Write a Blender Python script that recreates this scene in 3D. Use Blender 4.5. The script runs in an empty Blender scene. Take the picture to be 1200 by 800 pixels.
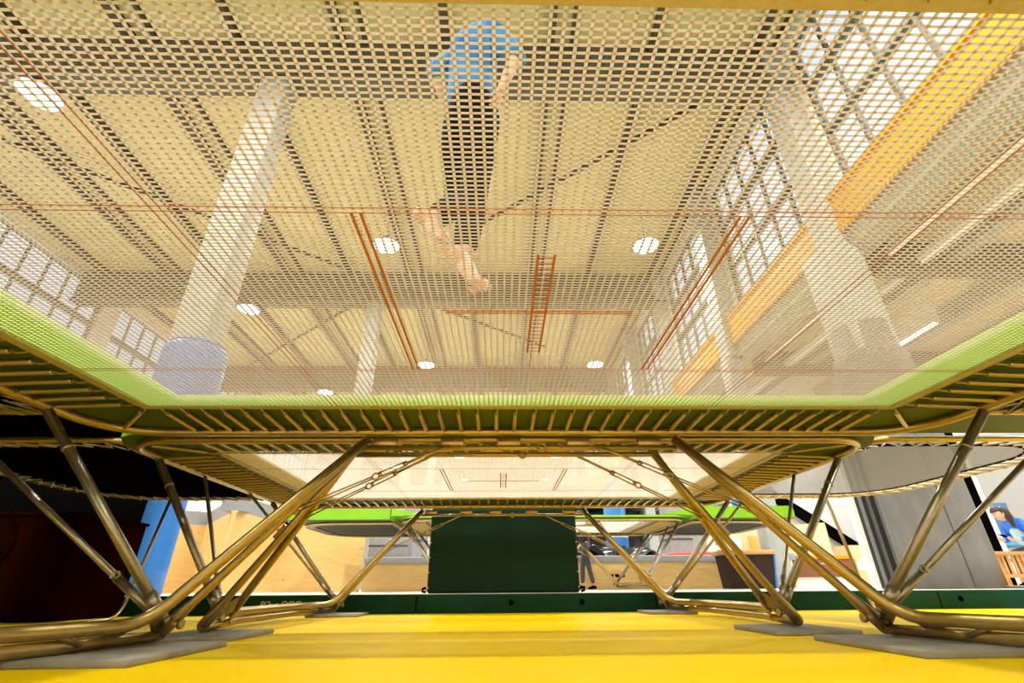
import bpy, bmesh, math, random
from mathutils import Vector, Matrix, Quaternion
random.seed(7)
PI = math.pi
S = bpy.context.scene
COL = S.collection

# ------------------------------------------------------------------ camera
cam_data = bpy.data.cameras.new('camera')
cam_data.sensor_width = 36.0
cam_data.lens = 564.55 / 1200 * 36
cam_data.clip_start = 0.02
cam_data.clip_end = 300
cam = bpy.data.objects.new('camera', cam_data)
COL.objects.link(cam)
YAW, PITCH, ROLL = 0.02513, 0.47245, -0.0080
cf = Vector((math.sin(YAW) * math.cos(PITCH), math.cos(YAW) * math.cos(PITCH), math.sin(PITCH)))
cr = Vector((math.cos(YAW), -math.sin(YAW), 0))
cu = cr.cross(cf)
r2 = cr * math.cos(ROLL) + cu * math.sin(ROLL)
u2 = -cr * math.sin(ROLL) + cu * math.cos(ROLL)
M4 = Matrix((r2, u2, -cf)).transposed().to_4x4()
M4.translation = Vector((-0.1397, -1.5543, 0.256))
cam.matrix_world = M4
S.camera = cam

# ------------------------------------------------------------------ world, exposure
S.view_settings.view_transform = 'Standard'
S.view_settings.look = 'None'
S.view_settings.gamma = 1.0
S.view_settings.use_curve_mapping = False
S.view_settings.exposure = -0.65
S.cycles.use_denoising = True
S.cycles.max_bounces = 10
S.cycles.diffuse_bounces = 6
S.cycles.glossy_bounces = 4
S.cycles.transmission_bounces = 6
S.cycles.transparent_max_bounces = 24
S.cycles.sample_clamp_indirect = 8
S.cycles.caustics_reflective = False
S.cycles.caustics_refractive = False
W = bpy.data.worlds.new('sky')
S.world = W
W.use_nodes = True
bg = W.node_tree.nodes['Background']
bg.inputs[0].default_value = (0.76, 0.85, 1.0, 1)
WORLD_STRENGTH = 1.95
bg.inputs[1].default_value = WORLD_STRENGTH
LAMP_POWER = 1300.0
LAMP_COLOR = (1.0, 0.955, 0.87)

# ------------------------------------------------------------------ materials
MATS = {}


def mat(name, color, rough=0.55, metal=0.0, noise=0.0, scale=8.0, bump=0.0, bscale=40.0, spec=0.5, stretch=None, col2=None):
    if name in MATS:
        return MATS[name]
    m = bpy.data.materials.new(name)
    m.use_nodes = True
    nt = m.node_tree
    b = nt.nodes['Principled BSDF']
    b.inputs['Base Color'].default_value = (*color, 1)
    b.inputs['Roughness'].default_value = rough
    b.inputs['Metallic'].default_value = metal
    b.inputs['Specular IOR Level'].default_value = spec
    if noise > 0 or bump > 0 or col2:
        tc = nt.nodes.new('ShaderNodeTexCoord')
        mp = nt.nodes.new('ShaderNodeMapping')
        nt.links.new(tc.outputs['Object'], mp.inputs[0])
        if stretch:
            mp.inputs['Scale'].default_value = stretch
    if noise > 0 or col2:
        n = nt.nodes.new('ShaderNodeTexNoise')
        n.inputs['Scale'].default_value = scale
        n.inputs['Detail'].default_value = 5
        nt.links.new(mp.outputs[0], n.inputs['Vector'])
        r = nt.nodes.new('ShaderNodeValToRGB')
        c2 = col2 if col2 else tuple(c * (1 - noise) for c in color)
        r.color_ramp.elements[0].position = 0.32
        r.color_ramp.elements[1].position = 0.68
        r.color_ramp.elements[0].color = (*c2, 1)
        r.color_ramp.elements[1].color = (*color, 1)
        nt.links.new(n.outputs['Fac'], r.inputs['Fac'])
        nt.links.new(r.outputs['Color'], b.inputs['Base Color'])
    if bump > 0:
        n2 = nt.nodes.new('ShaderNodeTexNoise')
        n2.inputs['Scale'].default_value = bscale
        n2.inputs['Detail'].default_value = 3
        nt.links.new(mp.outputs[0], n2.inputs['Vector'])
        bp = nt.nodes.new('ShaderNodeBump')
        bp.inputs['Strength'].default_value = bump
        bp.inputs['Distance'].default_value = 0.02
        nt.links.new(n2.outputs['Fac'], bp.inputs['Height'])
        nt.links.new(bp.outputs[0], b.inputs['Normal'])
    MATS[name] = m
    return m


def plywood(name, color, dark):
    m = mat(name, color, 0.5, 0, 0, 1, 0, 1, 0.4)
    nt = m.node_tree
    b = nt.nodes['Principled BSDF']
    tc = nt.nodes.new('ShaderNodeTexCoord')
    mp = nt.nodes.new('ShaderNodeMapping')
    mp.inputs['Scale'].default_value = (1.2, 1.2, 9)
    nt.links.new(tc.outputs['Object'], mp.inputs[0])
    n = nt.nodes.new('ShaderNodeTexNoise')
    n.inputs['Scale'].default_value = 2.2
    n.inputs['Detail'].default_value = 6
    n.inputs['Distortion'].default_value = 0.6
    nt.links.new(mp.outputs[0], n.inputs['Vector'])
    r = nt.nodes.new('ShaderNodeValToRGB')
    r.color_ramp.elements[0].position = 0.3
    r.color_ramp.elements[1].position = 0.72
    r.color_ramp.elements[0].color = (*dark, 1)
    r.color_ramp.elements[1].color = (*color, 1)
    nt.links.new(n.outputs['Fac'], r.inputs['Fac'])
    # knots
    v = nt.nodes.new('ShaderNodeTexVoronoi')
    v.inputs['Scale'].default_value = 3.2
    nt.links.new(tc.outputs['Object'], v.inputs['Vector'])
    r3 = nt.nodes.new('ShaderNodeValToRGB')
    r3.color_ramp.elements[0].position = 0.03
    r3.color_ramp.elements[1].position = 0.09
    r3.color_ramp.elements[0].color = (0.45, 0.3, 0.16, 1)
    r3.color_ramp.elements[1].color = (1, 1, 1, 1)
    nt.links.new(v.outputs['Distance'], r3.inputs['Fac'])
    mx = nt.nodes.new('ShaderNodeMix')
    mx.data_type = 'RGBA'
    mx.blend_type = 'MULTIPLY'
    mx.inputs[0].default_value = 1.0
    nt.links.new(r.outputs['Color'], mx.inputs[6])
    nt.links.new(r3.outputs['Color'], mx.inputs[7])
    nt.links.new(mx.outputs[2], b.inputs['Base Color'])
    return m


def emission(name, color, strength):
    m = bpy.data.materials.new(name)
    m.use_nodes = True
    nt = m.node_tree
    nt.nodes.remove(nt.nodes['Principled BSDF'])
    e = nt.nodes.new('ShaderNodeEmission')
    e.inputs[0].default_value = (*color, 1)
    e.inputs[1].default_value = strength
    nt.links.new(e.outputs[0], nt.nodes['Material Output'].inputs[0])
    MATS[name] = m
    return m


def translucent(name, color, trans=0.4, transparent=0.0, rough=0.6, tcol=None):
    m = bpy.data.materials.new(name)
    m.use_nodes = True
    nt = m.node_tree
    b = nt.nodes['Principled BSDF']
    b.inputs['Base Color'].default_value = (*color, 1)
    b.inputs['Roughness'].default_value = rough
    b.inputs['Specular IOR Level'].default_value = 0.25
    t = nt.nodes.new('ShaderNodeBsdfTranslucent')
    t.inputs[0].default_value = (*(tcol or color), 1)
    mx = nt.nodes.new('ShaderNodeMixShader')
    mx.inputs[0].default_value = trans
    nt.links.new(b.outputs[0], mx.inputs[1])
    nt.links.new(t.outputs[0], mx.inputs[2])
    out = nt.nodes['Material Output']
    if transparent > 0:
        tr = nt.nodes.new('ShaderNodeBsdfTransparent')
        mx2 = nt.nodes.new('ShaderNodeMixShader')
        mx2.inputs[0].default_value = transparent
        nt.links.new(mx.outputs[0], mx2.inputs[1])
        nt.links.new(tr.outputs[0], mx2.inputs[2])
        nt.links.new(mx2.outputs[0], out.inputs[0])
    else:
        nt.links.new(mx.outputs[0], out.inputs[0])
    MATS[name] = m
    return m


M_YELLOW = mat('yellow mat vinyl', (0.88, 0.61, 0.0), 0.6, 0, 0.05, 1.1, 0.10, 2.0, 0.06, (0.25, 2.2, 1))
M_CREAMFLOOR = mat('cream floor', (0.80, 0.77, 0.70), 0.45, 0, 0.06, 2.0)
M_GREENMAT = mat('dark green vinyl', (0.002, 0.044, 0.019), 0.6, 0, 0.35, 3.0, 0.15, 9, 0.15)
M_BLOCK = mat('bottle green vinyl', (0.002, 0.026, 0.009), 0.6, 0, 0.35, 2.0, 0.15, 6, 0.2)
M_BLACK = mat('black', (0.002, 0.002, 0.002), 0.9, spec=0.0)
M_DARKGREY = mat('dark grey', (0.06, 0.06, 0.065), 0.6)
M_STEEL = mat('zinc plated steel', (0.50, 0.365, 0.14), 0.33, 0.85, 0.12, 30)  # gold tint carries the yellow floor's reflection on neutral steel
M_STEELGREY = mat('dull zinc steel', (0.44, 0.385, 0.30), 0.36, 0.85, 0.12, 30)
M_SPRING = mat('spring steel', (0.50, 0.37, 0.14), 0.38, 0.8)
M_PLATE = mat('grey rubber plate', (0.34, 0.32, 0.29), 0.7, 0, 0.2, 12)
M_LIME = mat('lime vinyl', (0.21, 0.50, 0.008), 0.38, 0, 0.08, 4, 0.25, 7)
M_PADSHADE = mat('shaded green underside', (0.045, 0.085, 0.012), 0.7)  # shade below the pads put into a darker green
M_NET = translucent('cream nylon webbing', (0.43, 0.395, 0.345), 0.46, 0, 0.5, (0.88, 0.81, 0.73))
M_NETBRIGHT = translucent('brightened nylon webbing', (0.66, 0.63, 0.60), 0.6, 0, 0.5, (0.98, 0.95, 0.92))  # lighter copy of the bed, grazing-angle brightness put into the colour
M_FLAP = translucent('lime flap', (0.66, 0.88, 0.40), 0.6, 0, 0.5, (0.76, 0.96, 0.52))
M_FLAPGOLD = translucent('gold beige flap', (0.55, 0.46, 0.24), 0.5, 0, 0.5, (0.7, 0.6, 0.36))
M_HEM = mat('bed hem webbing', (0.42, 0.34, 0.18), 0.6, 0, 0.1, 60)
M_RED = mat('red marking thread', (0.40, 0.12, 0.035), 0.6)
M_RUST = mat('rust red board', (0.5, 0.09, 0.03), 0.6)
M_FABRIC = translucent('grey deck mesh', (0.15, 0.14, 0.13), 0.35, 0.46, 0.7, (0.28, 0.27, 0.25))
M_SHADEFAB = mat('shaded deck fabric', (0.002, 0.002, 0.002), 0.9, spec=0.0)  # black copy of the deck mesh, carries the shade on the left
M_LACE = mat('cream lacing', (0.62, 0.54, 0.42), 0.6)
M_CONC = mat('painted concrete', (0.36, 0.39, 0.39), 0.7, 0, 0.12, 3)
M_CEIL = mat('ceiling planks', (0.58, 0.51, 0.26), 0.8, 0, 0.10, 1.4, 0, 1, 0.2, (0.3, 3, 1))
M_RIB = mat('dark brown timber', (0.070, 0.052, 0.028), 0.7)
M_BEAM = mat('olive brown roof beam', (0.085, 0.078, 0.050), 0.7)
M_WALL = mat('off white plaster', (0.72, 0.70, 0.65), 0.8, 0, 0.06, 2)
M_AISLE = mat('beige soffit', (0.64, 0.54, 0.33), 0.8, 0, 0.08, 2)
M_MULL = mat('window steel', (0.10, 0.105, 0.09), 0.6)
M_CRANE = mat('crane yellow', (0.62, 0.265, 0.006), 0.55, spec=0.2)
M_GIRDER = mat('girder grey green', (0.28, 0.30, 0.25), 0.5)
M_DUCT = mat('galvanised duct', (0.62, 0.62, 0.58), 0.35, 0.7)
M_BLUE = mat('blue column vinyl', (0.008, 0.15, 0.50), 0.45, 0, 0.05, 3, 0.1, 5)
M_GREYPAD = mat('grey column felt', (0.17, 0.17, 0.165), 0.75, 0, 0.25, 5, 0.5, 3, 0.3, (1, 1, 0.35))
M_GREYFOAM = mat('grey foam', (0.30, 0.31, 0.33), 0.75, 0, 0.12, 6)
M_PLY = plywood('pine plywood', (0.78, 0.54, 0.22), (0.68, 0.44, 0.155))
M_PLY2 = plywood('birch plywood', (0.88, 0.70, 0.44), (0.80, 0.60, 0.34))
M_WOOD = plywood('oiled wood', (0.60, 0.33, 0.12), (0.45, 0.22, 0.07))
M_BROWN = mat('brown vinyl', (0.22, 0.075, 0.03), 0.5, 0, 0.15, 4)
M_DKBROWN = mat('dark brown leather', (0.034, 0.016, 0.012), 0.6, 0, 0.2, 4, spec=0.15)
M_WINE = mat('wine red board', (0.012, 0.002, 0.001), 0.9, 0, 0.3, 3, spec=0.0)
M_WHITE = mat('white paint', (0.80, 0.80, 0.78), 0.5)
M_SKIN = mat('skin', (0.66, 0.40, 0.30), 0.5)
M_SHIRT = mat('blue shirt cloth', (0.010, 0.095, 0.33), 0.8, 0, 0, 6, 0.4, 9, 0.2, None, (0.11, 0.33, 0.60))
M_TROUSER = mat('black trousers cloth', (0.006, 0.005, 0.005), 0.9, spec=0.1)
M_HAIR = mat('dark brown hair', (0.045, 0.022, 0.012), 0.55)
M_GREYCLOTH = mat('charcoal cloth', (0.07, 0.07, 0.08), 0.85)
M_JACKET = mat('bright blue jacket', (0.02, 0.16, 0.75), 0.6)
M_TOP = mat('pale turquoise top', (0.45, 0.72, 0.75), 0.8)
M_ALU = mat('aluminium', (0.55, 0.55, 0.55), 0.35, 0.8)
M_GOLD = mat('gold marker ink', (0.75, 0.62, 0.25), 0.5)
M_ORANGE = mat('orange board', (0.75, 0.33, 0.06), 0.6)
M_REDPAD = mat('red vinyl', (0.65, 0.07, 0.05), 0.5)
M_BAGBLACK = mat('black plastic sheet', (0.015, 0.015, 0.017), 0.28, 0, 0, 1, 0.8, 4)
M_DKGREEN = mat('dull green vinyl', (0.05, 0.16, 0.03), 0.5)
M_GLASS = None


def glass():
    m = bpy.data.materials.new('window glass')
    m.use_nodes = True
    nt = m.node_tree
    b = nt.nodes['Principled BSDF']
    b.inputs['Base Color'].default_value = (0.9, 0.95, 1, 1)
    b.inputs['Roughness'].default_value = 0.05
    tr = nt.nodes.new('ShaderNodeBsdfTransparent')
    tr.inputs[0].default_value = (0.95, 0.97, 1, 1)
    mx = nt.nodes.new('ShaderNodeMixShader')
    mx.inputs[0].default_value = 0.90
    nt.links.new(b.outputs[0], mx.inputs[1])
    nt.links.new(tr.outputs[0], mx.inputs[2])
    nt.links.new(mx.outputs[0], nt.nodes['Material Output'].inputs[0])
    return m


M_GLASS = glass()
M_LENS = emission('lamp lens', (1.0, 0.97, 0.9), 14.0)


# ------------------------------------------------------------------ mesh helpers
class MB:
    def __init__(self):
        self.v = []
        self.f = []
        self.sm = []

    def add(self, vs, fs, smooth=False):
        o = len(self.v)
        self.v += [tuple(p) for p in vs]
        for f in fs:
            self.f.append(tuple(i + o for i in f))
            self.sm.append(smooth)
        return self

    def box(self, x0, x1, y0, y1, z0, z1):
        vs = [(x, y, z) for x in (x0, x1) for y in (y0, y1) for z in (z0, z1)]
        fs = [(0, 1, 3, 2), (4, 6, 7, 5), (0, 4, 5, 1), (2, 3, 7, 6), (0, 2, 6, 4), (1, 5, 7, 3)]
        return self.add(vs, fs)

    def obox(self, c, size, q=None):
        hx, hy, hz = [s / 2 for s in size]
        vs = []
        for x in (-hx, hx):
            for y in (-hy, hy):
                for z in (-hz, hz):
                    p = Vector((x, y, z))
                    if q:
                        p = q @ p
                    vs.append(tuple(Vector(c) + p))
        fs = [(0, 1, 3, 2), (4, 6, 7, 5), (0, 4, 5, 1), (2, 3, 7, 6), (0, 2, 6, 4), (1, 5, 7, 3)]
        return self.add(vs, fs)

    def rbox(self, x0, x1, y0, y1, z0, z1, r=0.02, n=3):
        """box with rounded edges"""
        bm = bmesh.new()
        bmesh.ops.create_cube(bm, size=1)
        for v in bm.verts:
            v.co = Vector(((x0 + x1) / 2 + v.co.x * (x1 - x0), (y0 + y1) / 2 + v.co.y * (y1 - y0), (z0 + z1) / 2 + v.co.z * (z1 - z0)))
        bmesh.ops.bevel(bm, geom=bm.edges[:], offset=r, segments=n, profile=0.5, affect='EDGES')
        self.bm(bm, True)
        return self

    def bm(self, bm, smooth=False, mtx=None):
        bm.verts.ensure_lookup_table()
        for i, v in enumerate(bm.verts):
            v.index = i
        self.add([(mtx @ v.co) if mtx else v.co for v in bm.verts], [[v.index for v in f.verts] for f in bm.faces], smooth)
        bm.free()
        return self

    def tube(self, pts, r, n=10, closed=False, cap=True, flat=None):
        """tube along points; r number or list; flat=(w,h) makes an oval section (w along side, h along up)"""
        pts = [Vector(p) for p in pts]
        k = len(pts)
        rs = r if isinstance(r, (list, tuple)) else [r] * k
        rings = []
        prev = None
        for i, p in enumerate(pts):
            if closed:
                t = pts[(i + 1) % k] - pts[i - 1]
            elif i == 0:
                t = pts[1] - pts[0]
            elif i == k - 1:
                t = pts[-1] - pts[-2]
            else:
                t = (pts[i + 1] - p).normalized() + (p - pts[i - 1]).normalized()
            t.normalize()
            if prev is None:
                up = Vector((0, 0, 1)) if abs(t.z) < 0.9 else Vector((0, 1, 0))
                a = t.cross(up).normalized()
            else:
                a = prev - t * prev.dot(t)
                if a.length < 1e-6:
                    a = t.orthogonal()
                a.normalize()
            prev = a
            b = a.cross(t).normalized()
            ring = []
            for j in range(n):
                an = 2 * PI * j / n
                if flat:
                    ring.append(p + a * math.cos(an) * flat[0] + b * math.sin(an) * flat[1])
                else:
                    ring.append(p + (a * math.cos(an) + b * math.sin(an)) * rs[i])
            rings.append(ring)
        vs = [v for rg in rings for v in rg]
        fs = []
        m = k if closed else k - 1
        for i in range(m):
            i2 = (i + 1) % k
            for j in range(n):
                j2 = (j + 1) % n
                fs.append((i * n + j, i * n + j2, i2 * n + j2, i2 * n + j))
        self.add(vs, fs, True)
        if cap and not closed:
            o = len(self.v) - len(vs)
            self.f.append(tuple(o + j for j in range(n))[::-1])
            self.sm.append(False)
            self.f.append(tuple(o + (k - 1) * n + j for j in range(n)))
            self.sm.append(False)
        return self

    def prism(self, poly, d):
        """extrude polygon (3D pts) by vector d"""
        n = len(poly)
        d = Vector(d)
        vs = [Vector(p) for p in poly] + [Vector(p) + d for p in poly]
        fs = [tuple(range(n))[::-1], tuple(range(n, 2 * n))]
        for i in range(n):
            j = (i + 1) % n
            fs.append((i, j, n + j, n + i))
        return self.add(vs, fs)

    def lathe(self, prof, n=24, c=(0, 0, 0), smooth=True):
        vs = []
        for (r, z) in prof:
            for j in range(n):
                a = 2 * PI * j / n
                vs.append((c[0] + r * math.cos(a), c[1] + r * math.sin(a), c[2] + z))
        fs = []
        for i in range(len(prof) - 1):
            for j in range(n):
                j2 = (j + 1) % n
                fs.append((i * n + j, i * n + j2, (i + 1) * n + j2, (i + 1) * n + j))
        self.add(vs, fs, smooth)
        o = len(self.v) - len(vs)
        if prof[0][0] > 0:
            self.f.append(tuple(o + j for j in range(n))[::-1])
            self.sm.append(False)
        if prof[-1][0] > 0:
            self.f.append(tuple(o + (len(prof) - 1) * n + j for j in range(n)))
            self.sm.append(False)
        return self

    def sphere(self, c, r, n=12, m=8, sc=(1, 1, 1)):
        bm = bmesh.new()
        bmesh.ops.create_uvsphere(bm, u_segments=n, v_segments=m, radius=r)
        for v in bm.verts:
            v.co = Vector((v.co.x * sc[0] + c[0], v.co.y * sc[1] + c[1], v.co.z * sc[2] + c[2]))
        return self.bm(bm, True)

    def mesh(self, name, material):
        me = bpy.data.meshes.new(name)
        me.from_pydata(self.v, [], self.f)
        me.polygons.foreach_set('use_smooth', self.sm)
        if material:
            me.materials.append(material)
        me.update()
        bm = bmesh.new()
        bm.from_mesh(me)
        bmesh.ops.recalc_face_normals(bm, faces=bm.faces[:])
        bm.to_mesh(me)
        bm.free()
        return me

    def build(self, name, material, parent=None, loc=None):
        return link(name, self.mesh(name, material), parent, loc)


def link(name, me, parent=None, loc=None):
    o = bpy.data.objects.new(name, me)
    COL.objects.link(o)
    if parent:
        o.parent = parent
    if loc:
        o.location = loc
    return o


def tag(o, label=None, cat=None, group=None, kind=None):
    if label:
        o['label'] = label
    if cat:
        o['category'] = cat
    if group:
        o['group'] = group
    if kind:
        o['kind'] = kind
    return o


def struct(o, label=None):
    o['kind'] = 'structure'
    if label:
        o['label'] = label
    return o


def thing(name, label, cat, loc=(0, 0, 0), group=None, rz=0.0):
    o = bpy.data.objects.new(name, None)
    o.empty_display_size = 0.2
    COL.objects.link(o)
    o.location = loc
    o.rotation_euler = (0, 0, rz)
    return tag(o, label, cat, group)


def bez(p0, p1, p2, n=8):
    p0, p1, p2 = Vector(p0), Vector(p1), Vector(p2)
    return [p0 * (1 - t) ** 2 + p1 * 2 * t * (1 - t) + p2 * t * t for t in [i / n for i in range(n + 1)]]


def rounded_rect(hx, hy, r, z, n=8):
    pts = []
    for (cx, cy, a0) in ((hx - r, hy - r, 0), (-hx + r, hy - r, 90), (-hx + r, -hy + r, 180), (hx - r, -hy + r, 270)):
        for i in range(n + 1):
            a = math.radians(a0 + 90 * i / n)
            pts.append((cx + r * math.cos(a), cy + r * math.sin(a), z))
    return pts


# ================================================================== THE HALL
CEIL = 12.7
XL, XR, YB, YF = -18.3, 7.0, 64.0, -9.0
AX = 15.0          # outer wall of the low aisle on the right
PF = 0.2           # height of the hall floor above the sunken yellow floor
struct(MB().box(-5.8, 5.8, -2.1, 4.72, -0.3, 0.0).build('floor', M_YELLOW))
fl = MB().box(XL, AX, 4.85, YB, -0.3, PF - 0.003)
fl.box(XL, -5.8, YF, 4.85, -0.3, -0.003).box(5.8, AX, YF, 4.85, -0.3, -0.003).box(-5.8, 5.8, YF, -2.1, -0.3, -0.003)
struct(fl.build('floor_hall', M_CREAMFLOOR))
struct(MB().box(XL - 0.5, XR + 0.4, YF, YB, CEIL, CEIL + 0.3).build('ceiling', M_CEIL))
# ribs running along the hall
k = 0
for i in range(-7, 3):
    x = 1.07 + 2.62 * i
    if x < XL or x > XR - 0.3:
        continue
    mb = MB().box(x - 0.07, x + 0.07, YF, YB, CEIL - 0.24, CEIL)
    mb.box(x - 0.10, x + 0.10, YF, YB, CEIL - 0.28, CEIL - 0.24)
    if i % 2 == 0:
        mb.box(x + 0.52, x + 0.60, YF, YB, CEIL - 0.14, CEIL)
    k += 1
    struct(mb.build('trim_%d' % k, M_RIB))
# transverse roof beams
BEAMS = [6.2, 16.3, 26.4, 36.5, 46.6, 56.7]
for y in BEAMS:
    k += 1
    mb = MB().box(XL, XR + 0.1, y - 0.17, y + 0.17, 11.3, CEIL)
    mb.box(XL, XR + 0.1, y - 0.32, y + 0.32, 11.15, 11.3)
    struct(mb.build('trim_%d' % k, M_BEAM))
# wind bracing under the roof
for a, b in (((-1.4, 12.75), (5.6, 7.1)), ((-15.0, 8.8), (-6.2, 15.6)), ((-4.3, 17.5), (2.4, 22.6)), ((-15.5, 25.4), (-6.5, 17.6))):
    k += 1
    struct(MB().tube([(a[0], a[1], 12.25), (b[0], b[1], 12.25)], 0.075, 8).build('trim_%d' % k, M_RIB))
# left wall with its band of windows
PIERS_L = [-2.05, 4.7, 11.45, 18.2, 24.95, 31.7, 38.45, 45.2, 51.95, 58.7]
WZ0, WZ1 = 7.4, 12.45
mb = MB().box(XL - 0.4, XL, YF, YB, 0, WZ0).box(XL - 0.4, XL, YF, YB, WZ1, CEIL)
for y in PIERS_L:
    mb.box(XL - 0.4, XL, y - 0.5, y + 0.5, WZ0, WZ1)
mb.box(XL - 0.4, XL, YF, -2.05, WZ0, WZ1).box(XL - 0.4, XL, 58.7, YB, WZ0, WZ1)
struct(mb.build('wall_left', M_WALL))
nw = 0


def window(axis_x, y0, y1, z0, z1, ny, bars, thick):
    global nw
    nw += 1
    m = MB()
    w = 0.035
    m.box(axis_x - 0.06, axis_x + 0.06, y0, y0 + 0.09, z0, z1).box(axis_x - 0.06, axis_x + 0.06, y1 - 0.09, y1, z0, z1)
    m.box(axis_x - 0.06, axis_x + 0.06, y0, y1, z0, z0 + 0.09).box(axis_x - 0.06, axis_x + 0.06, y0, y1, z1 - 0.09, z1)
    for i in range(1, ny):
        y = y0 + (y1 - y0) * i / ny
        m.box(axis_x - 0.05, axis_x + 0.05, y - w, y + w, z0, z1)
    for zb, t in zip(bars, thick):
        m.box(axis_x - 0.07, axis_x + 0.07, y0, y1, zb - t, zb + t)
    f = struct(m.build('window_%d' % nw, M_MULL))
    p = MB().box(axis_x - 0.008, axis_x + 0.008, y0 + 0.02, y1 - 0.02, z0 + 0.02, z1 - 0.02).build('pane', M_GLASS, f)
    return f


for a, b in zip(PIERS_L[:-1], PIERS_L[1:]):
    window(XL - 0.2, a + 0.5, b - 0.5, WZ0, WZ1, 6, (10.85,), (0.09,))
# right clerestory above the crane beam
PIERS_R = [-8.95] + [-3.9 + 5.05 * i for i in range(14)]
RZ0, RZ1 = 7.45, 12.3
mb = MB().box(XR, XR + 0.35, YF, YB, 6.5, RZ0).box(XR, XR + 0.35, YF, YB, RZ1, CEIL)
for y in PIERS_R:
    mb.box(XR, XR + 0.35, y - 0.42, y + 0.42, RZ0, RZ1)
mb.box(XR, XR + 0.35, PIERS_R[-1], YB, RZ0, RZ1)
struct(mb.build('wall_right', M_WALL))
for a, b in zip(PIERS_R[:-1], PIERS_R[1:]):
    window(XR + 0.15, a + 0.42, b - 0.42, RZ0, RZ1, 5, (10.75, 9.2), (0.11, 0.03))
# low aisle on the right
struct(MB().box(XR + 0.35, AX, YF, YB, 6.45, 6.7).build('ceiling_aisle', M_AISLE))
for i, x in enumerate((8.9, 11.0, 13.1)):
    k += 1
    struct(MB().box(x - 0.16, x + 0.16, YF, YB, 6.0, 6.45).build('trim_%d' % k, M_GIRDER))
for y in [1.15 + 5.05 * i for i in range(12)]:
    k += 1
    struct(MB().box(XR + 0.35, AX, y - 0.14, y + 0.14, 5.75, 6.45).build('trim_%d' % k, M_BEAM))
struct(MB().box(AX, AX + 0.3, YF, YB, 0, 6.7).build('wall_aisle', M_WALL))
struct(MB().box(XL - 0.4, AX, YB, YB + 0.3, 0, CEIL).build('wall_back', M_WALL))
struct(MB().box(XL - 0.4, AX, YF - 0.3, YF, 0, CEIL).build('wall_front', M_WALL))
# yellow crane runway beam, girder and pipes below it
cb = MB().box(6.62, 6.98, YF, YB, 7.36, 7.42).box(6.66, 6.94, YF, YB, 6.62, 7.36).box(6.62, 6.98, YF, YB, 6.56, 6.62)
struct(cb.build('crane_beam', M_CRANE))
struct(MB().box(6.74, 7.3, YF, YB, 6.2, 6.56).build('crane_girder', M_GIRDER))
for x, z, r in ((7.62, 6.18, 0.09), (8.25, 6.05, 0.13)):
    k += 1
    struct(MB().tube([(x, YF, z), (x, YB, z)], r, 12).build('trim_%d' % k, M_DUCT))

# columns ------------------------------------------------------------
def column(x, y, w, z1, material=M_CONC, cap=True):
    m = MB()
    m.rbox(x - w / 2, x + w / 2, y - w / 2, y + w / 2, 0, z1, 0.04, 2)
    if cap:
        m.prism([(x - w / 2, y - w / 2, z1 - 1.0), (x - w / 2 - 0.45, y - w / 2, z1), (x + w / 2 + 0.45, y - w / 2, z1), (x + w / 2, y - w / 2, z1 - 1.0)], (0, w, 0))
    return struct(m.build('column', material))


for y in (6.2, 16.3, 26.4, 36.5, 46.6):
    column(-5.55, y, 0.62 if y < 8 else 0.55, 11.15, cap=False)
for y in [6.2 + 5.05 * i for i in range(11)]:
    column(6.5 if y < 8 else 6.62, y, 0.74 if y < 8 else 0.45, 6.2, cap=False)
    struct(MB().box(6.5, 7.0, y - 0.3, y + 0.3, 6.2, CEIL).build('column', M_CONC))


def pad_jacket(x, y, r, z0, z1, material, label, rdg=1):
    t = thing('column_pad', label, 'column pad', (x, y, z0))
    h = z1 - z0
    n = 40
    prof = [(0.36, 0.0), (r, 0.0)]
    for i in range(1, 9):
        prof.append((r, h * i / 9))
    prof += [(r, h - 0.12), (r - 0.03, h - 0.04), (r - 0.10, h), (0.45, h + (0.55 if rdg else 0.02)), (0.40, h + (0.57 if rdg else 0.02))]
    m = MB()
    m.lathe(prof, n)
    m.build('jacket', material, t)
    s = MB().tube([(r * math.cos(-1.9) * 1.0, r * math.sin(-1.9), 0.02), (r * math.cos(-1.9), r * math.sin(-1.9), h - 0.1)], 0.008, 6)
    s.build('seam', M_DARKGREY, t)
    return t


pad_jacket(6.505, 6.2, 0.58, PF, 3.95, M_GREYPAD, 'grey padded jacket around the concrete column right of the trampolines')
pad_jacket(-5.49, 6.2, 0.50, PF, 4.05, M_BLUE, 'blue padded jacket around the concrete column on the left', 0)


# lamps ---------------------------------------------------------------
def lamp_mesh():
    body = MB().lathe([(0.07, 0.42), (0.10, 0.40), (0.14, 0.22), (0.42, 0.10), (0.48, 0.02), (0.48, 0.0), (0.44, 0.0)], 24)
    ring = MB().lathe([(0.0001, 0.004), (0.435, 0.004), (0.435, -0.012), (0.0001, -0.014)], 24)
    rod = MB().tube([(0, 0, 0.42), (0, 0, 1.69)], 0.012, 6)
    return body.mesh('lamp_housing', M_ALU), ring.mesh('lens', M_LENS), rod.mesh('hanger', M_DARKGREY)


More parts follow.
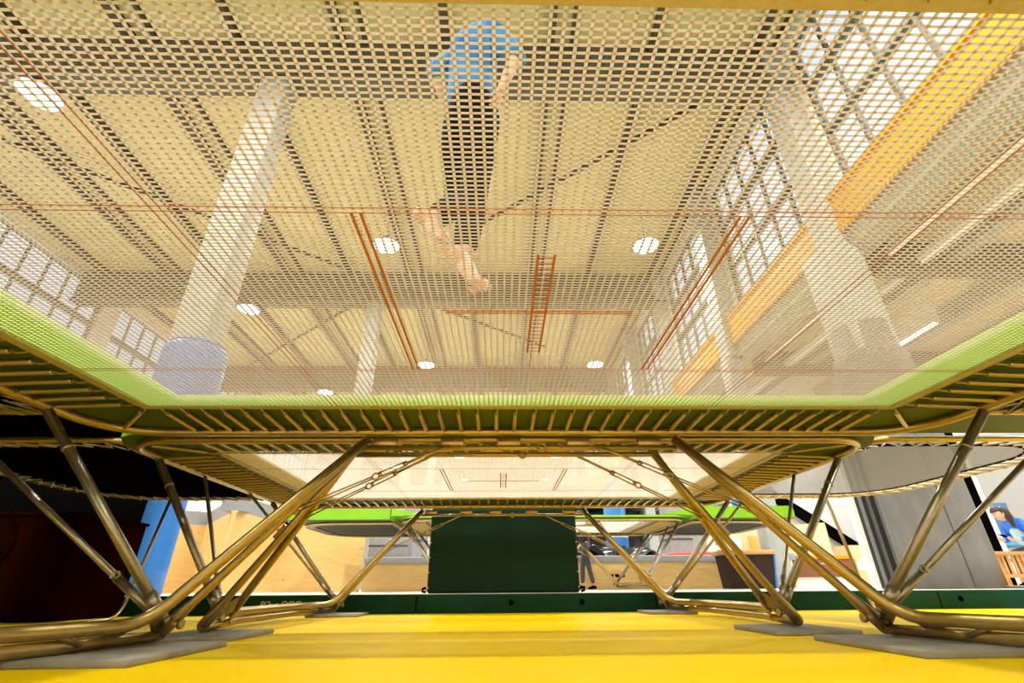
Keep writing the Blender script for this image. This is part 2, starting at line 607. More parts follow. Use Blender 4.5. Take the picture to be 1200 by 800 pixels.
LM = lamp_mesh()
LD = bpy.data.lights.new('lamp_light', 'AREA')
LD.shape = 'DISK'
LD.size = 0.86
LD.energy = LAMP_POWER
LD.color = LAMP_COLOR
lamp_places = [
    (-11.4, 6.4, 'the largest, at the upper left'),
    (-11.0, 16.5, 'beside the blue padded column'),
    (-10.9, 26.4, 'lowest one right of the blue pad'),
    (-10.7, 36.6, ''), (-10.6, 46.8, ''),
    (-4.2, 12.1, 'left of the barefoot jumper'),
    (-4.2, 22.3, 'low, below the left rust marking band'),
    (-4.1, 32.6, ''), (-4.0, 43.0, ''), (-4.1, 53.4, ''),
    (4.97, 12.0, 'high on the right by the tall windows'),
    (4.95, 22.2, 'low near the far right windows'),
    (4.95, 32.6, ''), (4.95, 42.9, ''), (4.95, 53.4, ''),
    (-11.4, -3.7, ''), (-4.2, 1.9, ''), (-4.2, -7.6, ''), (4.97, 1.9, ''), (4.97, -7.6, '')]
for x, y, d in lamp_places:
    if d:
        lab = 'round bright roof lamp, ' + d
        g = 'high bay lamps'
    else:
        lab = 'round high bay lamp hanging far back or overhead under the hall roof'
        g = 'high bay lamps further off'
    t = thing('high_bay_lamp', lab, 'lamp', (x, y, 11.0), g)
    link('lamp_housing', LM[0], t)
    link('lens', LM[1], t)
    link('hanger', LM[2], t)
    l = bpy.data.objects.new('lamp_light', LD)
    COL.objects.link(l)
    l.parent = t
    l.location = (0, 0, -0.03)
# aisle strip lights: fluorescent fittings
AD = bpy.data.lights.new('tube_light', 'AREA')
AD.shape = 'RECTANGLE'
AD.size = 0.12
AD.size_y = 1.5
AD.energy = 620
AD.color = (1, 0.97, 0.92)
for y in (3.7, 8.8, 13.8, 18.9, 29.0):
    t = thing('fluorescent_fitting', 'long white fluorescent fitting under the low aisle roof on the right', 'lamp', (10.0, y, 5.7), 'aisle light fittings')
    MB().box(-0.08, 0.08, -0.8, 0.8, 0.0, 0.75).build('fitting_body', M_WHITE, t)
    MB().box(-0.06, 0.06, -0.75, 0.75, -0.02, 0.0).build('diffuser', M_LENS, t)
    l = bpy.data.objects.new('tube_light', AD)
    COL.objects.link(l)
    l.parent = t
    l.location = (0, 0, -0.04)

# ================================================================== TRAMPOLINES
BZ = 1.176   # bed height
FZ = 1.163   # frame tube height
PX, PY = 0.0259, 0.0151


def bed_mesh():
    m = MB()
    w = 0.0034
    wy = 0.0024
    nx = int(2.14 / PX)
    ny = int(1.07 / PY)
    for i in range(-nx, nx + 1):
        x = i * PX
        m.box(x - w, x + w, -1.07, 1.07, BZ - 0.0006, BZ + 0.0010)
    for j in range(-ny, ny + 1):
        y = j * PY
        m.box(-2.14, 2.14, y - wy, y + wy, BZ - 0.0014, BZ + 0.0000)
    return m.mesh('bed', M_NET)


def hem_mesh():
    m = MB()
    for s in (-1, 1):
        a, b = sorted((s * (1.058 if s > 0 else 1.0675), s * 1.098))
        m.box(-2.165, 2.165, a, b, BZ - 0.003, BZ + 0.004)
        a, b = sorted((s * 2.115, s * 2.165))
        m.box(a, b, -1.045, 1.045, BZ - 0.006, BZ + 0.006)
    return m.mesh('bed_hem', M_HEM)


def marks_mesh():
    m = MB()
    z0, z1 = BZ - 0.0026, BZ - 0.0015
    for s in (-1, 1):
        for o in (-0.0098, 0.0098):
            y = s * 0.54 + o
            m.box(-2.12, 2.12, y - 0.0013, y + 0.0013, z0, z1)
            x = s * 1.075 + o * 1.3
            m.box(x - 0.0013, x + 0.0013, -1.05, 1.05, z0, z1)
        for o in (-PX / 2, PX / 2):
            x = s * 0.54 + o
            m.box(x - 0.0045, x + 0.0045, -0.53, 0.53, z0, z1)
    for o in (-0.026, 0.026):
        m.box(o - 0.0042, o + 0.0042, -0.35, 0.35, z0, z1)
    for j in range(-22, 23, 2):
        y = j * PY
        m.box(-0.026, 0.026, y - 0.0028, y + 0.0028, z0 + 0.0005, z1)
    for o in (-PY / 2, PY / 2):
        m.box(-0.35, 0.35, o - 0.0032, o + 0.0032, z0, z1)
    return m.mesh('bed_markings', M_RED)


def spring_mesh(length):
    """along +Y from 0 (bed end) to length (frame end)"""
    m = MB()
    a, b = 0.075, length - 0.045
    pts = [(0, a, 0), (0, a + 0.012, 0)]
    n = 26
    rs = [0.006, 0.0118]
    ys = [a, a + 0.008]
    for i in range(n + 1):
        for dr in (0.0118, 0.0135):
            pass
    pts, rad = [], []
    steps = 34
    for i in range(steps + 1):
        y = a + (b - a) * i / steps
        pts.append((0, y, 0))
        rad.append(0.0138 if i % 2 else 0.0120)
    m.tube(pts, rad, 8)
    m.tube([(0, 0.0, 0.004), (0.008, 0.012, -0.004), (0.008, 0.05, -0.006), (0, a + 0.004, 0)], 0.0042, 6)
    m.tube([(0, b, 0), (0, b + 0.03, -0.004), (0.006, length, 0.012)], 0.0045, 6)
    return m.mesh('spring', M_SPRING)


def frame_mesh():
    m = MB()
    m.tube(rounded_rect(2.62, 1.508, 0.36, FZ), 0.026, 10, closed=True, flat=(0.024, 0.031))
    # spring hooks lugs on the inside of the tube
    return m.mesh('frame', M_STEEL)


def center_beam_mesh(sy):
    """stiffening beam below the long side between the two hinges"""
    m = MB()
    y = sy * 1.508
    m.tube([(-0.99, y, 1.055), (0.99, y, 1.055)], 0.016, 8)
    return m.mesh('centre_rail', M_STEEL)


def leg_mesh(sx):
    """one bent tube: down from a hinge, along the floor in a shallow bow, up to the other hinge"""
    m = MB()
    pts = []
    for sy in (1, -1):
        h = Vector((sx * 0.985, sy * 1.505, 1.115))
        k1 = Vector((sx * 1.695, sy * 1.125, 0.240))
        k2 = Vector((sx * 1.785, sy * 1.085, 0.118))
        k3 = Vector((sx * 1.84, sy * 0.965, 0.114))
        e1, e2, e3 = Vector((sx * 1.95, sy * 0.70, 0.112)), Vector((sx * 1.995, sy * 0.62, 0.112)), Vector((sx * 2.0, sy * 0.50, 0.112))
        seg = [h, h.lerp(k1, 0.5)] + bez(k1, k2, k3, 6) + bez(e1, e2, e3, 5)
        if sy == 1:
            pts += seg
        else:
            pts += seg[::-1]
    m.tube(pts, 0.026, 10, flat=(0.023, 0.030))
    return m.mesh('leg', M_STEEL)


def strut_mesh(sx, sy):
    """flat-ended tube from the hinge to the foot"""
    m = MB()
    a = Vector((sx * 1.0, sy * 1.485, 1.085))
    b = Vector((sx * 1.845, sy * 1.29, 0.064))
    m.tube([a, a.lerp(b, 0.5), a.lerp(b, 0.86), a.lerp(b, 0.93), b], [0.022, 0.022, 0.024, 0.033, 0.034], 12)
    m.sphere(b, 0.034, 12, 8)
    c = a.lerp(b, 0.52) + Vector((0, 0, 0.03))
    m.obox(c, (0.10, 0.02, 0.05), Vector((1, 0, 0)).rotation_difference(b - a))
    return m.mesh('leg_strut', M_STEEL)


def floor_rail_mesh(sx):
    m = MB()
    pts = [(sx * 1.85, -1.26, 0.054), (sx * 1.95, -0.72, 0.054), (sx * 2.0, -0.55, 0.054), (sx * 2.005, 0, 0.054), (sx * 2.0, 0.55, 0.054), (sx * 1.95, 0.72, 0.054), (sx * 1.85, 1.26, 0.054)]
    m.tube(pts, 0.024, 10, flat=(0.022, 0.026))
    for sy in (-1, 1):
        m.tube([(sx * 1.94, sy * 0.72, 0.11), (sx * 1.90, sy * 0.86, 0.055)], 0.012, 8)
    return m.mesh('floor_rail', M_STEEL)


def gusset_mesh(sx, sy):
    m = MB()
    for poly in ([(1.70, 1.13, 0.235), (1.775, 1.085, 0.13), (1.80, 1.14, 0.115), (1.85, 1.25, 0.075), (1.825, 1.285, 0.12), (1.77, 1.20, 0.18)],
                 [(1.77, 1.09, 0.15), (1.84, 0.97, 0.115), (1.925, 0.96, 0.058), (1.885, 1.05, 0.058), (1.845, 1.06, 0.09)]):
        m.prism([(sx * x, sy * y, z) for x, y, z in poly], (sx * 0.012, 0, 0))
    return m.mesh('gusset', M_STEEL)


def bolt_mesh(sx, sy):
    m = MB()
    m.tube([(sx * 1.745, sy * 1.282, 0.105), (sx * 1.850, sy * 1.282, 0.105)], 0.014, 8)
    m.tube([(sx * 1.735, sy * 1.282, 0.105), (sx * 1.755, sy * 1.282, 0.105)], 0.022, 8)
    return m.mesh('pivot_bolt', M_SPRING)


def corner_brace_mesh(sx, sy):
    m = MB()
    a, b = Vector((sx * 1.80, sy * 1.22, 0.13)), Vector((sx * 2.62, sy * 1.02, 1.135))
    m.tube([a, b], 0.026, 12)
    m.tube([a.lerp(b, 0.04), a.lerp(b, 0.11)], 0.031, 12)
    m.tube([a.lerp(b, 0.80), a.lerp(b, 0.815)], 0.030, 12)
    m.tube([(sx * 1.78, sy * 1.23, 0.12), a], 0.018, 8)
    return m.mesh('corner_brace', M_STEELGREY)


def side_brace_mesh(sx, sy):
    m = MB()
    a, b = Vector((sx * 1.80, sy * 1.20, 0.13)), Vector((sx * 2.60, sy * 0.42, 1.135))
    m.tube([a, b], 0.0145, 8)
    m.tube([a.lerp(b, 0.10), a.lerp(b, 0.18)], 0.020, 8)
    return m.mesh('side_brace', M_STEELGREY)


def tie_mesh(sx, sy):
    m = MB()
    a, b = Vector((sx * 0.48, sy * 1.48, 1.06)), Vector((sx * 1.36, sy * 1.40, 0.65))
    d = (b - a).normalized()
    m.tube([a, a.lerp(b, 0.30)], 0.009, 8)
    p, q = a.lerp(b, 0.27), a.lerp(b, 0.46)
    m.tube([p, p.lerp(q, 0.12)], 0.016, 8)
    m.tube([q, q.lerp(p, 0.12)], 0.016, 8)
    side = d.cross(Vector((0, 1, 0))).normalized()
    for s in (-1, 1):
        m.tube([p + side * 0.012 * s, q + side * 0.012 * s], 0.005, 6)
    for e, f in ((0.455, 0.50), (0.94, 1.0)):
        c = a.lerp(b, (e + f) / 2)
        ring = [c + d * 0.022 * math.cos(t) + side * 0.018 * math.sin(t) for t in [2 * PI * i / 10 for i in range(10)]]
        m.tube(ring, 0.006, 6, closed=True)
    for s in (-1, 1):
        m.tube([a.lerp(b, 0.49) + side * 0.006 * s, a.lerp(b, 0.95) + side * 0.011 * s], 0.0048, 6)
    return m.mesh('tie_rod', M_STEEL)


def pad_meshes():
    z0, z1 = 1.192, 1.226
    out = []
    for s in (-1, 1):
        a, b = sorted((s * (1.10 if s > 0 else 1.085), s * 1.585))
        o, q = s * 1.585, s * (1.10 if s > 0 else 1.085)
        out.append(MB().prism([(-2.74, q, z0), (-2.74, o - s * 0.33, z0), (-2.62, o - s * 0.12, z0), (-2.40, o, z0), (2.40, o, z0), (2.62, o - s * 0.12, z0), (2.74, o - s * 0.33, z0), (2.74, q, z0)], (0, 0, z1 - z0)).mesh('safety_pad', M_LIME))
    for s in (-1, 1):
        a, b = sorted((s * 2.17, s * 2.74))
        out.append(MB().rbox(a, b, -1.08, 1.095, z0, z1, 0.012, 2).mesh('safety_pad', M_LIME))
    return out


def pad_sub_meshes():
    """dark sheet for the shade under the pads, over the springs, and the pale flap that reaches over the edge of the bed"""
    z0, z1 = 1.184, 1.191
    out = []
    for s in (-1, 1):
        a, b = sorted((s * 1.10, s * 1.582))
        o, q = s * 1.583, s * 1.10
        k = MB().prism([(-2.738, q, z0), (-2.738, o - s * 0.33, z0), (-2.62, o - s * 0.122, z0), (-2.40, o, z0), (2.40, o, z0), (2.62, o - s * 0.122, z0), (2.738, o - s * 0.33, z0), (2.738, q, z0)], (0, 0, z1 - z0)).mesh('pad_shade_sheet', M_PADSHADE)
        a, b = sorted((s * (0.955 if s > 0 else 1.06), s * 1.115))
        out.append((k, MB().rbox(-2.18, 2.18, a, b, 1.197, 1.206, 0.003, 1).mesh('pad_flap', M_FLAP)))
    for s in (-1, 1):
        a, b = sorted((s * 2.17, s * 2.737))
        k = MB().box(a, b, -1.09, 1.09, z0, z1).mesh('pad_shade_sheet', M_PADSHADE)
        a, b = sorted((s * 1.90, s * 2.185))
        out.append((k, MB().rbox(a, b, -1.056, 0.953, 1.197, 1.206, 0.003, 1).mesh('pad_flap', M_FLAP)))
    return out


CACHE = {}


def cached(key, fn, *a):
    if key not in CACHE:
        CACHE[key] = fn(*a)
    return CACHE[key]


def trampoline(loc, label, order, side_braces=True, net=None):
    t = thing('trampoline', label, 'trampoline', loc, 'competition trampolines')
    P = lambda name, me: link(name, me, t)
    P('frame', cached('frame', frame_mesh))
    bed = P('bed', cached('bed', bed_mesh))
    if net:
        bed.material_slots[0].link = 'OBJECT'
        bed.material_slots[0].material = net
    P('bed_hem', cached('hem', hem_mesh))
    tag(P('bed_markings', cached('marks', marks_mesh)), 'thin rust red marking lines')
    for me, (bk_, fl_) in zip(cached('pads', pad_meshes), cached('padsub', pad_sub_meshes)):
        p = P('safety_pad', me)
        link('pad_shade_sheet', bk_, p)
        fo = tag(link('pad_flap', fl_, p), 'pale flap over the edge of the bed')
        if net:
            fo.material_slots[0].link = 'OBJECT'
            fo.material_slots[0].material = M_FLAPGOLD
    for sy in (-1, 1):
        c = P('centre_rail', cached(('cb', sy), center_beam_mesh, sy))
        bl = cached('block', lambda: MB().rbox(-0.075, 0.075, -0.02, 0.02, -0.024, 0.024, 0.004, 1).mesh('spacer_block', M_STEEL))
        for x in (-0.88, -0.45, -0.09, 0.36, 0.82):
            link('spacer_block', bl, c, (x, sy * 1.508, 1.092))
        ey = cached('eye', lambda: MB().tube([(0.025 * math.cos(q), 0, 0.025 * math.sin(q)) for q in [2 * PI * i / 14 for i in range(14)]], 0.006, 6, closed=True).mesh('hook_eye', M_STEEL))
        link('hook_eye', ey, c, (0.12, sy * 1.508 - 0.03, 1.05))
    for sx in (-1, 1):
        lg = P('leg', cached(('leg', sx), leg_mesh, sx))
        P('floor_rail', cached(('rail', sx), floor_rail_mesh, sx))
        for sy in (-1, 1):
            P('leg_strut', cached(('strut', sx, sy), strut_mesh, sx, sy))
            g = P('gusset', cached(('gus', sx, sy), gusset_mesh, sx, sy))
            link('pivot_bolt', cached(('bolt', sx, sy), bolt_mesh, sx, sy), g)
            P('corner_brace', cached(('cbr', sx, sy), corner_brace_mesh, sx, sy))
            if side_braces:
                P('side_brace', cached(('sbr', sx, sy), side_brace_mesh, sx, sy))
            P('tie_rod', cached(('tie', sx, sy), tie_mesh, sx, sy))
    # springs
    sl = cached('spring_long', spring_mesh, 0.40)
    ss = cached('spring_short', spring_mesh, 0.455)
    sets = {'far': [], 'near': [], 'left': [], 'right': [], 'corner': []}
    for i in range(38):
        x = (i - 18.5) * 0.1118
        sets['far'].append((sl, (x, 1.085, BZ - 0.004), (-0.045, 0, 0)))
        sets['near'].append((sl, (x, -1.085, BZ - 0.004), (-0.045, 0, PI)))
    for i in range(19):
        y = (i - 9) * 0.112
        sets['right'].append((ss, (2.155, y, BZ - 0.004), (-0.04, 0, -PI / 2)))
        sets['left'].append((ss, (-2.155, y, BZ - 0.004), (-0.04, 0, PI / 2)))
    sc = cached('spring_corner', spring_mesh, 0.47)
    for sx, sy, a in ((1, 1, -PI / 4), (-1, 1, PI / 4), (-1, -1, 3 * PI / 4), (1, -1, -3 * PI / 4)):
        sets['corner'].append((sc, (sx * 2.155, sy * 1.085, BZ - 0.004), (-0.04, 0, a)))
    flat = []
    for key in order:
        flat += sorted(sets[key], key=lambda q: abs(q[1][0]) if key in ('far', 'near') else 0)
    for me, lc, rot in flat[:100]:
        o = link('spring', me, t, lc)
        o.rotation_euler = rot
    rest = MB()
    for me, lc, rot in flat[100:]:
        from mathutils import Euler
        mtx = Matrix.Translation(lc) @ Euler(rot).to_matrix().to_4x4()
        rest.add([mtx @ v.co for v in me.vertices], [tuple(p.vertices) for p in me.polygons], True)
    tag(rest.build('springs_rest', M_SPRING, t), kind='stuff')
    return t


T1 = trampoline((0, 0, 0), 'nearest trampoline, its cream mesh bed overhead right above the camera', ['far', 'left', 'right', 'corner', 'near'], False)
T2 = trampoline((-0.115, 3.195, 0), 'second trampoline, standing directly behind the nearest one on the yellow floor', ['near', 'left', 'right', 'corner', 'far'], True, M_NETBRIGHT)
T3 = trampoline((0.66, 9.25, PF), 'lime padded trampoline in the background between two thick green end mats', ['near', 'left', 'right', 'corner', 'far'], True, M_NETBRIGHT)


# feet plates -----------------------------------------------------------
def plate(x0, x1, y0, y1, label):
    cx, cy = (x0 + x1) / 2, (y0 + y1) / 2
    m = MB()
    hx, hy = (x1 - x0) / 2, (y1 - y0) / 2
    m.rbox(-hx, hx, -hy, hy, 0.0, 0.0255, 0.003, 1)
    return tag(m.build('floor_plate', M_PLATE, None, (cx, cy, 0.0)), label, 'floor plate', 'grey plates under the trampoline feet')


plate(-2.06, -1.53, 0.62, 1.36, 'grey square plate on the yellow floor under the nearest trampoline, left foot')
plate(1.50, 2.04, 0.62, 1.36, 'grey square plate on the yellow floor under the nearest trampoline, right foot')
plate(-2.16, -1.64, 1.62, 2.20, 'grey plate under the second trampoline, left front foot')
plate(1.44, 1.94, 1.62, 2.20, 'grey plate under the second trampoline, right front foot')
plate(-2.12, -1.60, 4.10, 4.62, 'grey plate under the second trampoline, left rear foot')
plate(1.40, 1.90, 4.10, 4.62, 'grey plate under the second trampoline, right rear foot')

# ================================================================== END DECKS
DZ = 1.225


def deck_outline(s, inset, hy, x_out, n=8, rad=0.75):
    """closed loop of the deck tube, s = side"""
    x0, x1 = 2.775 + inset * 0.55, x_out - inset
    h = hy - inset
    r = max(0.1, rad - inset)
    pts = []
    for (cx, cy, rr, a0) in ((x1 - r, h - r, r, 0), (x0 + 0.1, h - 0.1, 0.1, 90), (x0 + 0.1, -h + 0.1, 0.1, 180), (x1 - r, -h + r, r, 270)):
        for i in range(n + 1):
            a = math.radians(a0 + 90 * i / n)
            pts.append((s * (cx + rr * math.cos(a)), cy + rr * math.sin(a), DZ))
    return pts if s > 0 else pts[::-1]


def end_deck(origin, s, label, mat_label=None, mat_kind=None, struts=(), leg_on=False):
    t = thing('end_deck', label, 'end deck', origin, 'safety end decks of the trampolines')
    key = ('deck', s)
    link('deck_frame', cached(key + ('f',), lambda: MB().tube(deck_outline(s, 0, 1.28, 4.60), 0.024, 10, closed=True).mesh('deck_frame', M_STEEL)), t)

    def fab():
        o = deck_outline(s, 0.17, 1.28, 4.60)
        return MB().prism(o, (0, 0, 0.004)).mesh('deck_fabric', M_SHADEFAB if mat_kind == 'black' else M_FABRIC)
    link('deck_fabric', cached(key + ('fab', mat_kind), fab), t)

    def hem():
        return MB().tube(deck_outline(s, 0.175, 1.28, 4.60), 0.010, 6, closed=True).mesh('fabric_hem', M_BLACK)
    link('fabric_hem', cached(key + ('hem',), hem), t)

    def lace():
        a = deck_outline(s, 0.0, 1.28, 4.60, 24)
        b = deck_outline(s, 0.18, 1.28, 4.60, 24)

        def resample(p, n):
            L = [0]
            q = p + [p[0]]
            for i in range(len(p)):
                L.append(L[-1] + (Vector(q[i + 1]) - Vector(q[i])).length)
            out = []
            j = 0
            for k in range(n):
                d = L[-1] * k / n
                while L[j + 1] < d:
                    j += 1
                out.append(Vector(q[j]).lerp(Vector(q[j + 1]), (d - L[j]) / max(1e-6, L[j + 1] - L[j])))
            return out
        n = 52
        A, B = resample(a, n), resample(b, n)
        m = MB()
        pts = []
        for i in range(n):
            pts.append(A[i] + Vector((0, 0, -0.026)))
            pts.append(B[i].lerp(B[(i + 1) % n], 0.5) + Vector((0, 0, -0.004)))
        m.tube(pts, 0.0065, 5, closed=True)
        return m.mesh('lacing', M_LACE)
    link('lacing', cached(key + ('lace',), lace), t)
    for sy in struts:
        def st(sy=sy):
            a, b = Vector((s * 1.83, sy * 1.22, 0.14)), Vector((s * 3.42, sy * 1.25, 1.20))
            m = MB().tube([a, b], 0.0165, 10)
            m.tube([a.lerp(b, 0.02), a.lerp(b, 0.17)], 0.021, 10)
            c = a.lerp(b, 0.17)
            m.tube([c + Vector((0, -0.035, 0)), c + Vector((0, 0.035, 0))], 0.009, 8)
            m.tube([c + Vector((0.015 * math.cos(q) - 0.02 * s, -0.03, 0.015 * math.sin(q) + 0.01)) for q in [2 * PI * i / 10 for i in range(10)]], 0.005, 6, closed=True)
            return m.mesh('support_strut', M_STEELGREY)
        link('support_strut', cached(key + ('st', sy), st), t)

    def leg():
        pts = [(s * 3.50, 0.62, 1.20), (s * 3.63, 0.62, 0.24)] + [tuple(p) for p in bez((s * 3.64, 0.62, 0.19), (s * 3.655, 0.60, 0.024), (s * 3.60, 0.36, 0.020), 6)]
        pts += [(s * 3.30, -1.0, 0.020)]
        return MB().tube(pts, 0.016, 8).mesh('deck_leg', M_STEEL)
    if leg_on:
        link('deck_leg', cached(key + ('leg',), leg), t)
    if mat_kind:
        h = thing('deck_mat', mat_label, 'crash mat', (origin[0], origin[1], origin[2] + DZ + 0.026), 'mats lying on the end decks')
        me = cached(('mat', s, mat_kind), mat_mesh, s, mat_kind)
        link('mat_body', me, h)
        bk = cached(('matb', s, mat_kind), lambda: MB().box(*sorted((s * 2.80, s * 4.62)), -1.55, 1.85 if mat_kind == 'green' else 1.55, 0.0, 0.004).mesh('mat_underside', M_BLACK if mat_kind == 'black' else M_PADSHADE))  # underside sheet darkened for the shade below the mat
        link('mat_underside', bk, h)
        sm = cached(('mats', s), lambda: MB().tube([(s * 2.79, -1.561, 0.01), (s * 2.79, -1.561, 0.195)], 0.007, 6).mesh('mat_seam', M_GREENMAT))
        link('mat_seam', sm, h)
    return t


def mat_mesh(s, kind):
    m = MB()
    y1 = 1.86 if kind == 'green' else 1.56
    prof = [(2.15, 0.07), (2.80, 0.20), (2.86, 0.21), (4.56, 0.21), (4.62, 0.16), (4.62, 0.005), (2.79, 0.005), (2.76, 0.064)]
    if kind != 'lime':
        prof = [(2.79, 0.19), (2.86, 0.2)] + prof[3:7]
    poly = [(s * x, -1.56, z) for x, z in prof]
    m.prism(poly, (0, 1.56 + y1, 0))
    return m.mesh('mat_body', {'lime': M_LIME, 'black': M_BLACK, 'green': M_DKGREEN}[kind])  # left mats are black because their shade is in the colour


end_deck((0, 0, 0), -1, 'left end deck of the nearest trampoline, underside blackened for shade, seen from below', 'mat blackened for shade, lying on the left end deck of the nearest trampoline', 'black', (1,))
end_deck((0, 0, 0), 1, 'right end deck of the nearest trampoline, dark green underside', 'dark green mat lying on the right end deck of the nearest trampoline', 'green', (1,))
end_deck((-0.115, 3.195, 0), -1, 'left end deck of the second trampoline, fabric blackened for shade, laced into its tube', 'mat blackened for shade, lying on the left end deck of the second trampoline', 'black', (), True)
end_deck((-0.115, 3.195, 0), 1, 'right end deck of the second trampoline, grey see-through fabric laced with zigzag cord', leg_on=True)
end_deck((0.66, 9.25, PF - 0.085), -1, 'left end deck of the background trampoline, brown grey fabric below a lime mat', 'thick lime green mat with sloping end, on the left deck in the background', 'lime')
end_deck((0.66, 9.25, PF - 0.085), 1, 'right end deck of the background trampoline, grey fabric below a lime mat', 'thick lime green mat with sloping end, on the right deck in the background', 'lime')


# ================================================================== GREEN EDGE PADS AND BLOCK
def text_mesh(body, size, material, name, depth=0.001):
    c = bpy.data.curves.new('lettering', 'FONT')
    c.body = body
    c.size = size
    c.extrude = depth
    c.align_x = 'LEFT'
    o = bpy.data.objects.new('tmp', c)
    COL.objects.link(o)
    dg = bpy.context.evaluated_depsgraph_get()
    me = bpy.data.meshes.new_from_object(o.evaluated_get(dg))
    bpy.data.objects.remove(o)
    bpy.data.curves.remove(c)
    me.materials.clear()
    me.materials.append(material)
    me.name = name
    return me


def edge_pad(x0, x1, label, dots=(), lettering=None):
    t = thing('edge_pad', label, 'edge pad', ((x0 + x1) / 2, 4.785, 0), 'green pads along the edge of the raised floor')
    hx = (x1 - x0) / 2 - 0.006
    MB().rbox(-hx, hx, -0.06, 0.06, 0.0, 0.196, 0.012, 3).build('pad_body', M_GREENMAT, t)
    MB().box(-hx, hx, -0.055, 0.3, 0.196, 0.2015).build('white_top', M_WHITE, t)
    for d in dots:
        c = MB()
        c.tube([(d - (x0 + x1) / 2, -0.06, 0.105), (d - (x0 + x1) / 2, -0.0635, 0.105)], 0.030, 16)
        tag(c.build('fastener_dot', M_BLACK, t), 'round black fastener')
    if lettering:
        me = text_mesh(lettering, 0.095, M_GOLD, 'lettering')
        o = link('lettering', me, t, (-2.86 - (x0 + x1) / 2, -0.0615, 0.074))
        o.rotation_euler = (PI / 2, 0, 0)
    return t


edge_pad(-5.6, -1.10, 'long dark green edge pad with gold handwriting, left of the seam', (-4.4,), 'Pi2uc OOO')
edge_pad(-1.10, 1.66, 'dark green edge pad with two black dots, below the big green block', (-0.015, 0.80))
edge_pad(1.66, 5.0, 'dark green edge pad right of the block, behind the second trampoline right rear foot', (2.9,))
edge_pad(5.0, 9.0, 'dark green edge pad in front of the grey column at the right edge', (5.25,))

t = thing('mat_block', 'big bottle green padded block standing on edge below the second trampoline', 'mat block', (-0.085, 5.15, PF + 0.002))
mb = MB().rbox(-0.93, 0.90, -0.25, 0.25, 0.0, 0.97, 0.03, 3)
mb.build('block_cover', M_BLOCK, t)
for i in range(6):
    for sx in (-1, 1):
        b = MB().tube([(sx * 0.90 - 0.015, -0.252, 0.06 + i * 0.165), (sx * 0.90 - 0.015, -0.257, 0.06 + i * 0.165)], 0.008, 8)
        b.build('rivet', M_ALU, t)
for sx in (-1, 1):
    MB().tube([(sx * 0.93 - 0.015, -0.2, 0.06), (sx * 0.97 - 0.015, -0.2, 0.05), (sx * 0.97 - 0.015, -0.2, 0.02), (sx * 0.93 - 0.015, -0.2, 0.015)], 0.014, 8).build('carry_loop', M_BLACK, t)

# ================================================================== LEFT SIDE
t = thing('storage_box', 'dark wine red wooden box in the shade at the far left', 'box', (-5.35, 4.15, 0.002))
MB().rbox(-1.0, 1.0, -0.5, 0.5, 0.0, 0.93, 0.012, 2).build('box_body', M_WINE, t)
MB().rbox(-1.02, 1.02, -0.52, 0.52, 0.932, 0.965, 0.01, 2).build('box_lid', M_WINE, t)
mb = MB()
mb.tube([(0.35, -0.505, 0.9)] + [(0.35 + 0.10 * math.sin(i * 0.5), -0.508, 0.9 - 0.07 * i) for i in range(1, 9)], 0.006, 6)
mb.build('hanging_cord', M_BLACK, t)
t = thing('curtain', 'black curtain hanging beside the blue column on the left', 'curtain', (-7.0, 5.55, PF))
mb = MB()
n = 80
vs = []
for i in range(n + 1):
    x = -2.3 + 4.27 * i / n
    y = 0.045 * math.sin(i * 1.15) + 0.02 * math.sin(i * 0.37)
    vs += [(x, y - 0.008, 0.003), (x, y - 0.008, 1.95), (x, y + 0.008, 1.95), (x, y + 0.008, 0.003)]
fs = []
for i in range(n):
    for j in range(4):
        a, b = i * 4 + j, i * 4 + (j + 1) % 4
        fs.append((a, b, b + 4, a + 4))
mb.add(vs, fs, True)
mb.build('drape', M_BLACK, t)
MB().tube([(-2.35, 0, 1.97), (2.0, 0, 1.97)], 0.02, 8).build('rail', M_DARKGREY, t)


t = thing('curtain', 'added black light blocker, unseen, along the left side of the trampolines', 'curtain', (-4.98, 0.0, 0.003))  # unseen drape added to keep light from entering on the left
mb = MB()
n = 90
vs = []
for i in range(n + 1):
    y = -3.6 + 6.9 * i / n
    x = 0.04 * math.sin(i * 1.15) + 0.02 * math.sin(i * 0.37)
    vs += [(x - 0.008, y, 0.003), (x - 0.008, y, 1.5), (x + 0.008, y, 1.5), (x + 0.008, y, 0.003)]
fs = []
for i in range(n):
    for j in range(4):
        a, b = i * 4 + j, i * 4 + (j + 1) % 4
        fs.append((a, b, b + 4, a + 4))
mb.add(vs, fs, True)
mb.build('drape', M_BLACK, t)
MB().tube([(0, -3.65, 1.52), (0, 3.35, 1.52)], 0.02, 8).build('rail', M_DARKGREY, t)


# plywood pit walls (zigzag in plan) with grey foam along the top
def wall_strip(p, q, z0, z1, th, name, material, parent=None):
    p, q = Vector((*p, 0)), Vector((*q, 0))
    d = (q - p).normalized()
    nrm = Vector((d.y, -d.x, 0)) * th
    poly = [(p.x, p.y, z0), (q.x, q.y, z0), (q.x, q.y, z1), (p.x, p.y, z1)]
    m = MB().prism(poly, (-nrm.x, -nrm.y, 0))
    return m.build(name, material, parent)


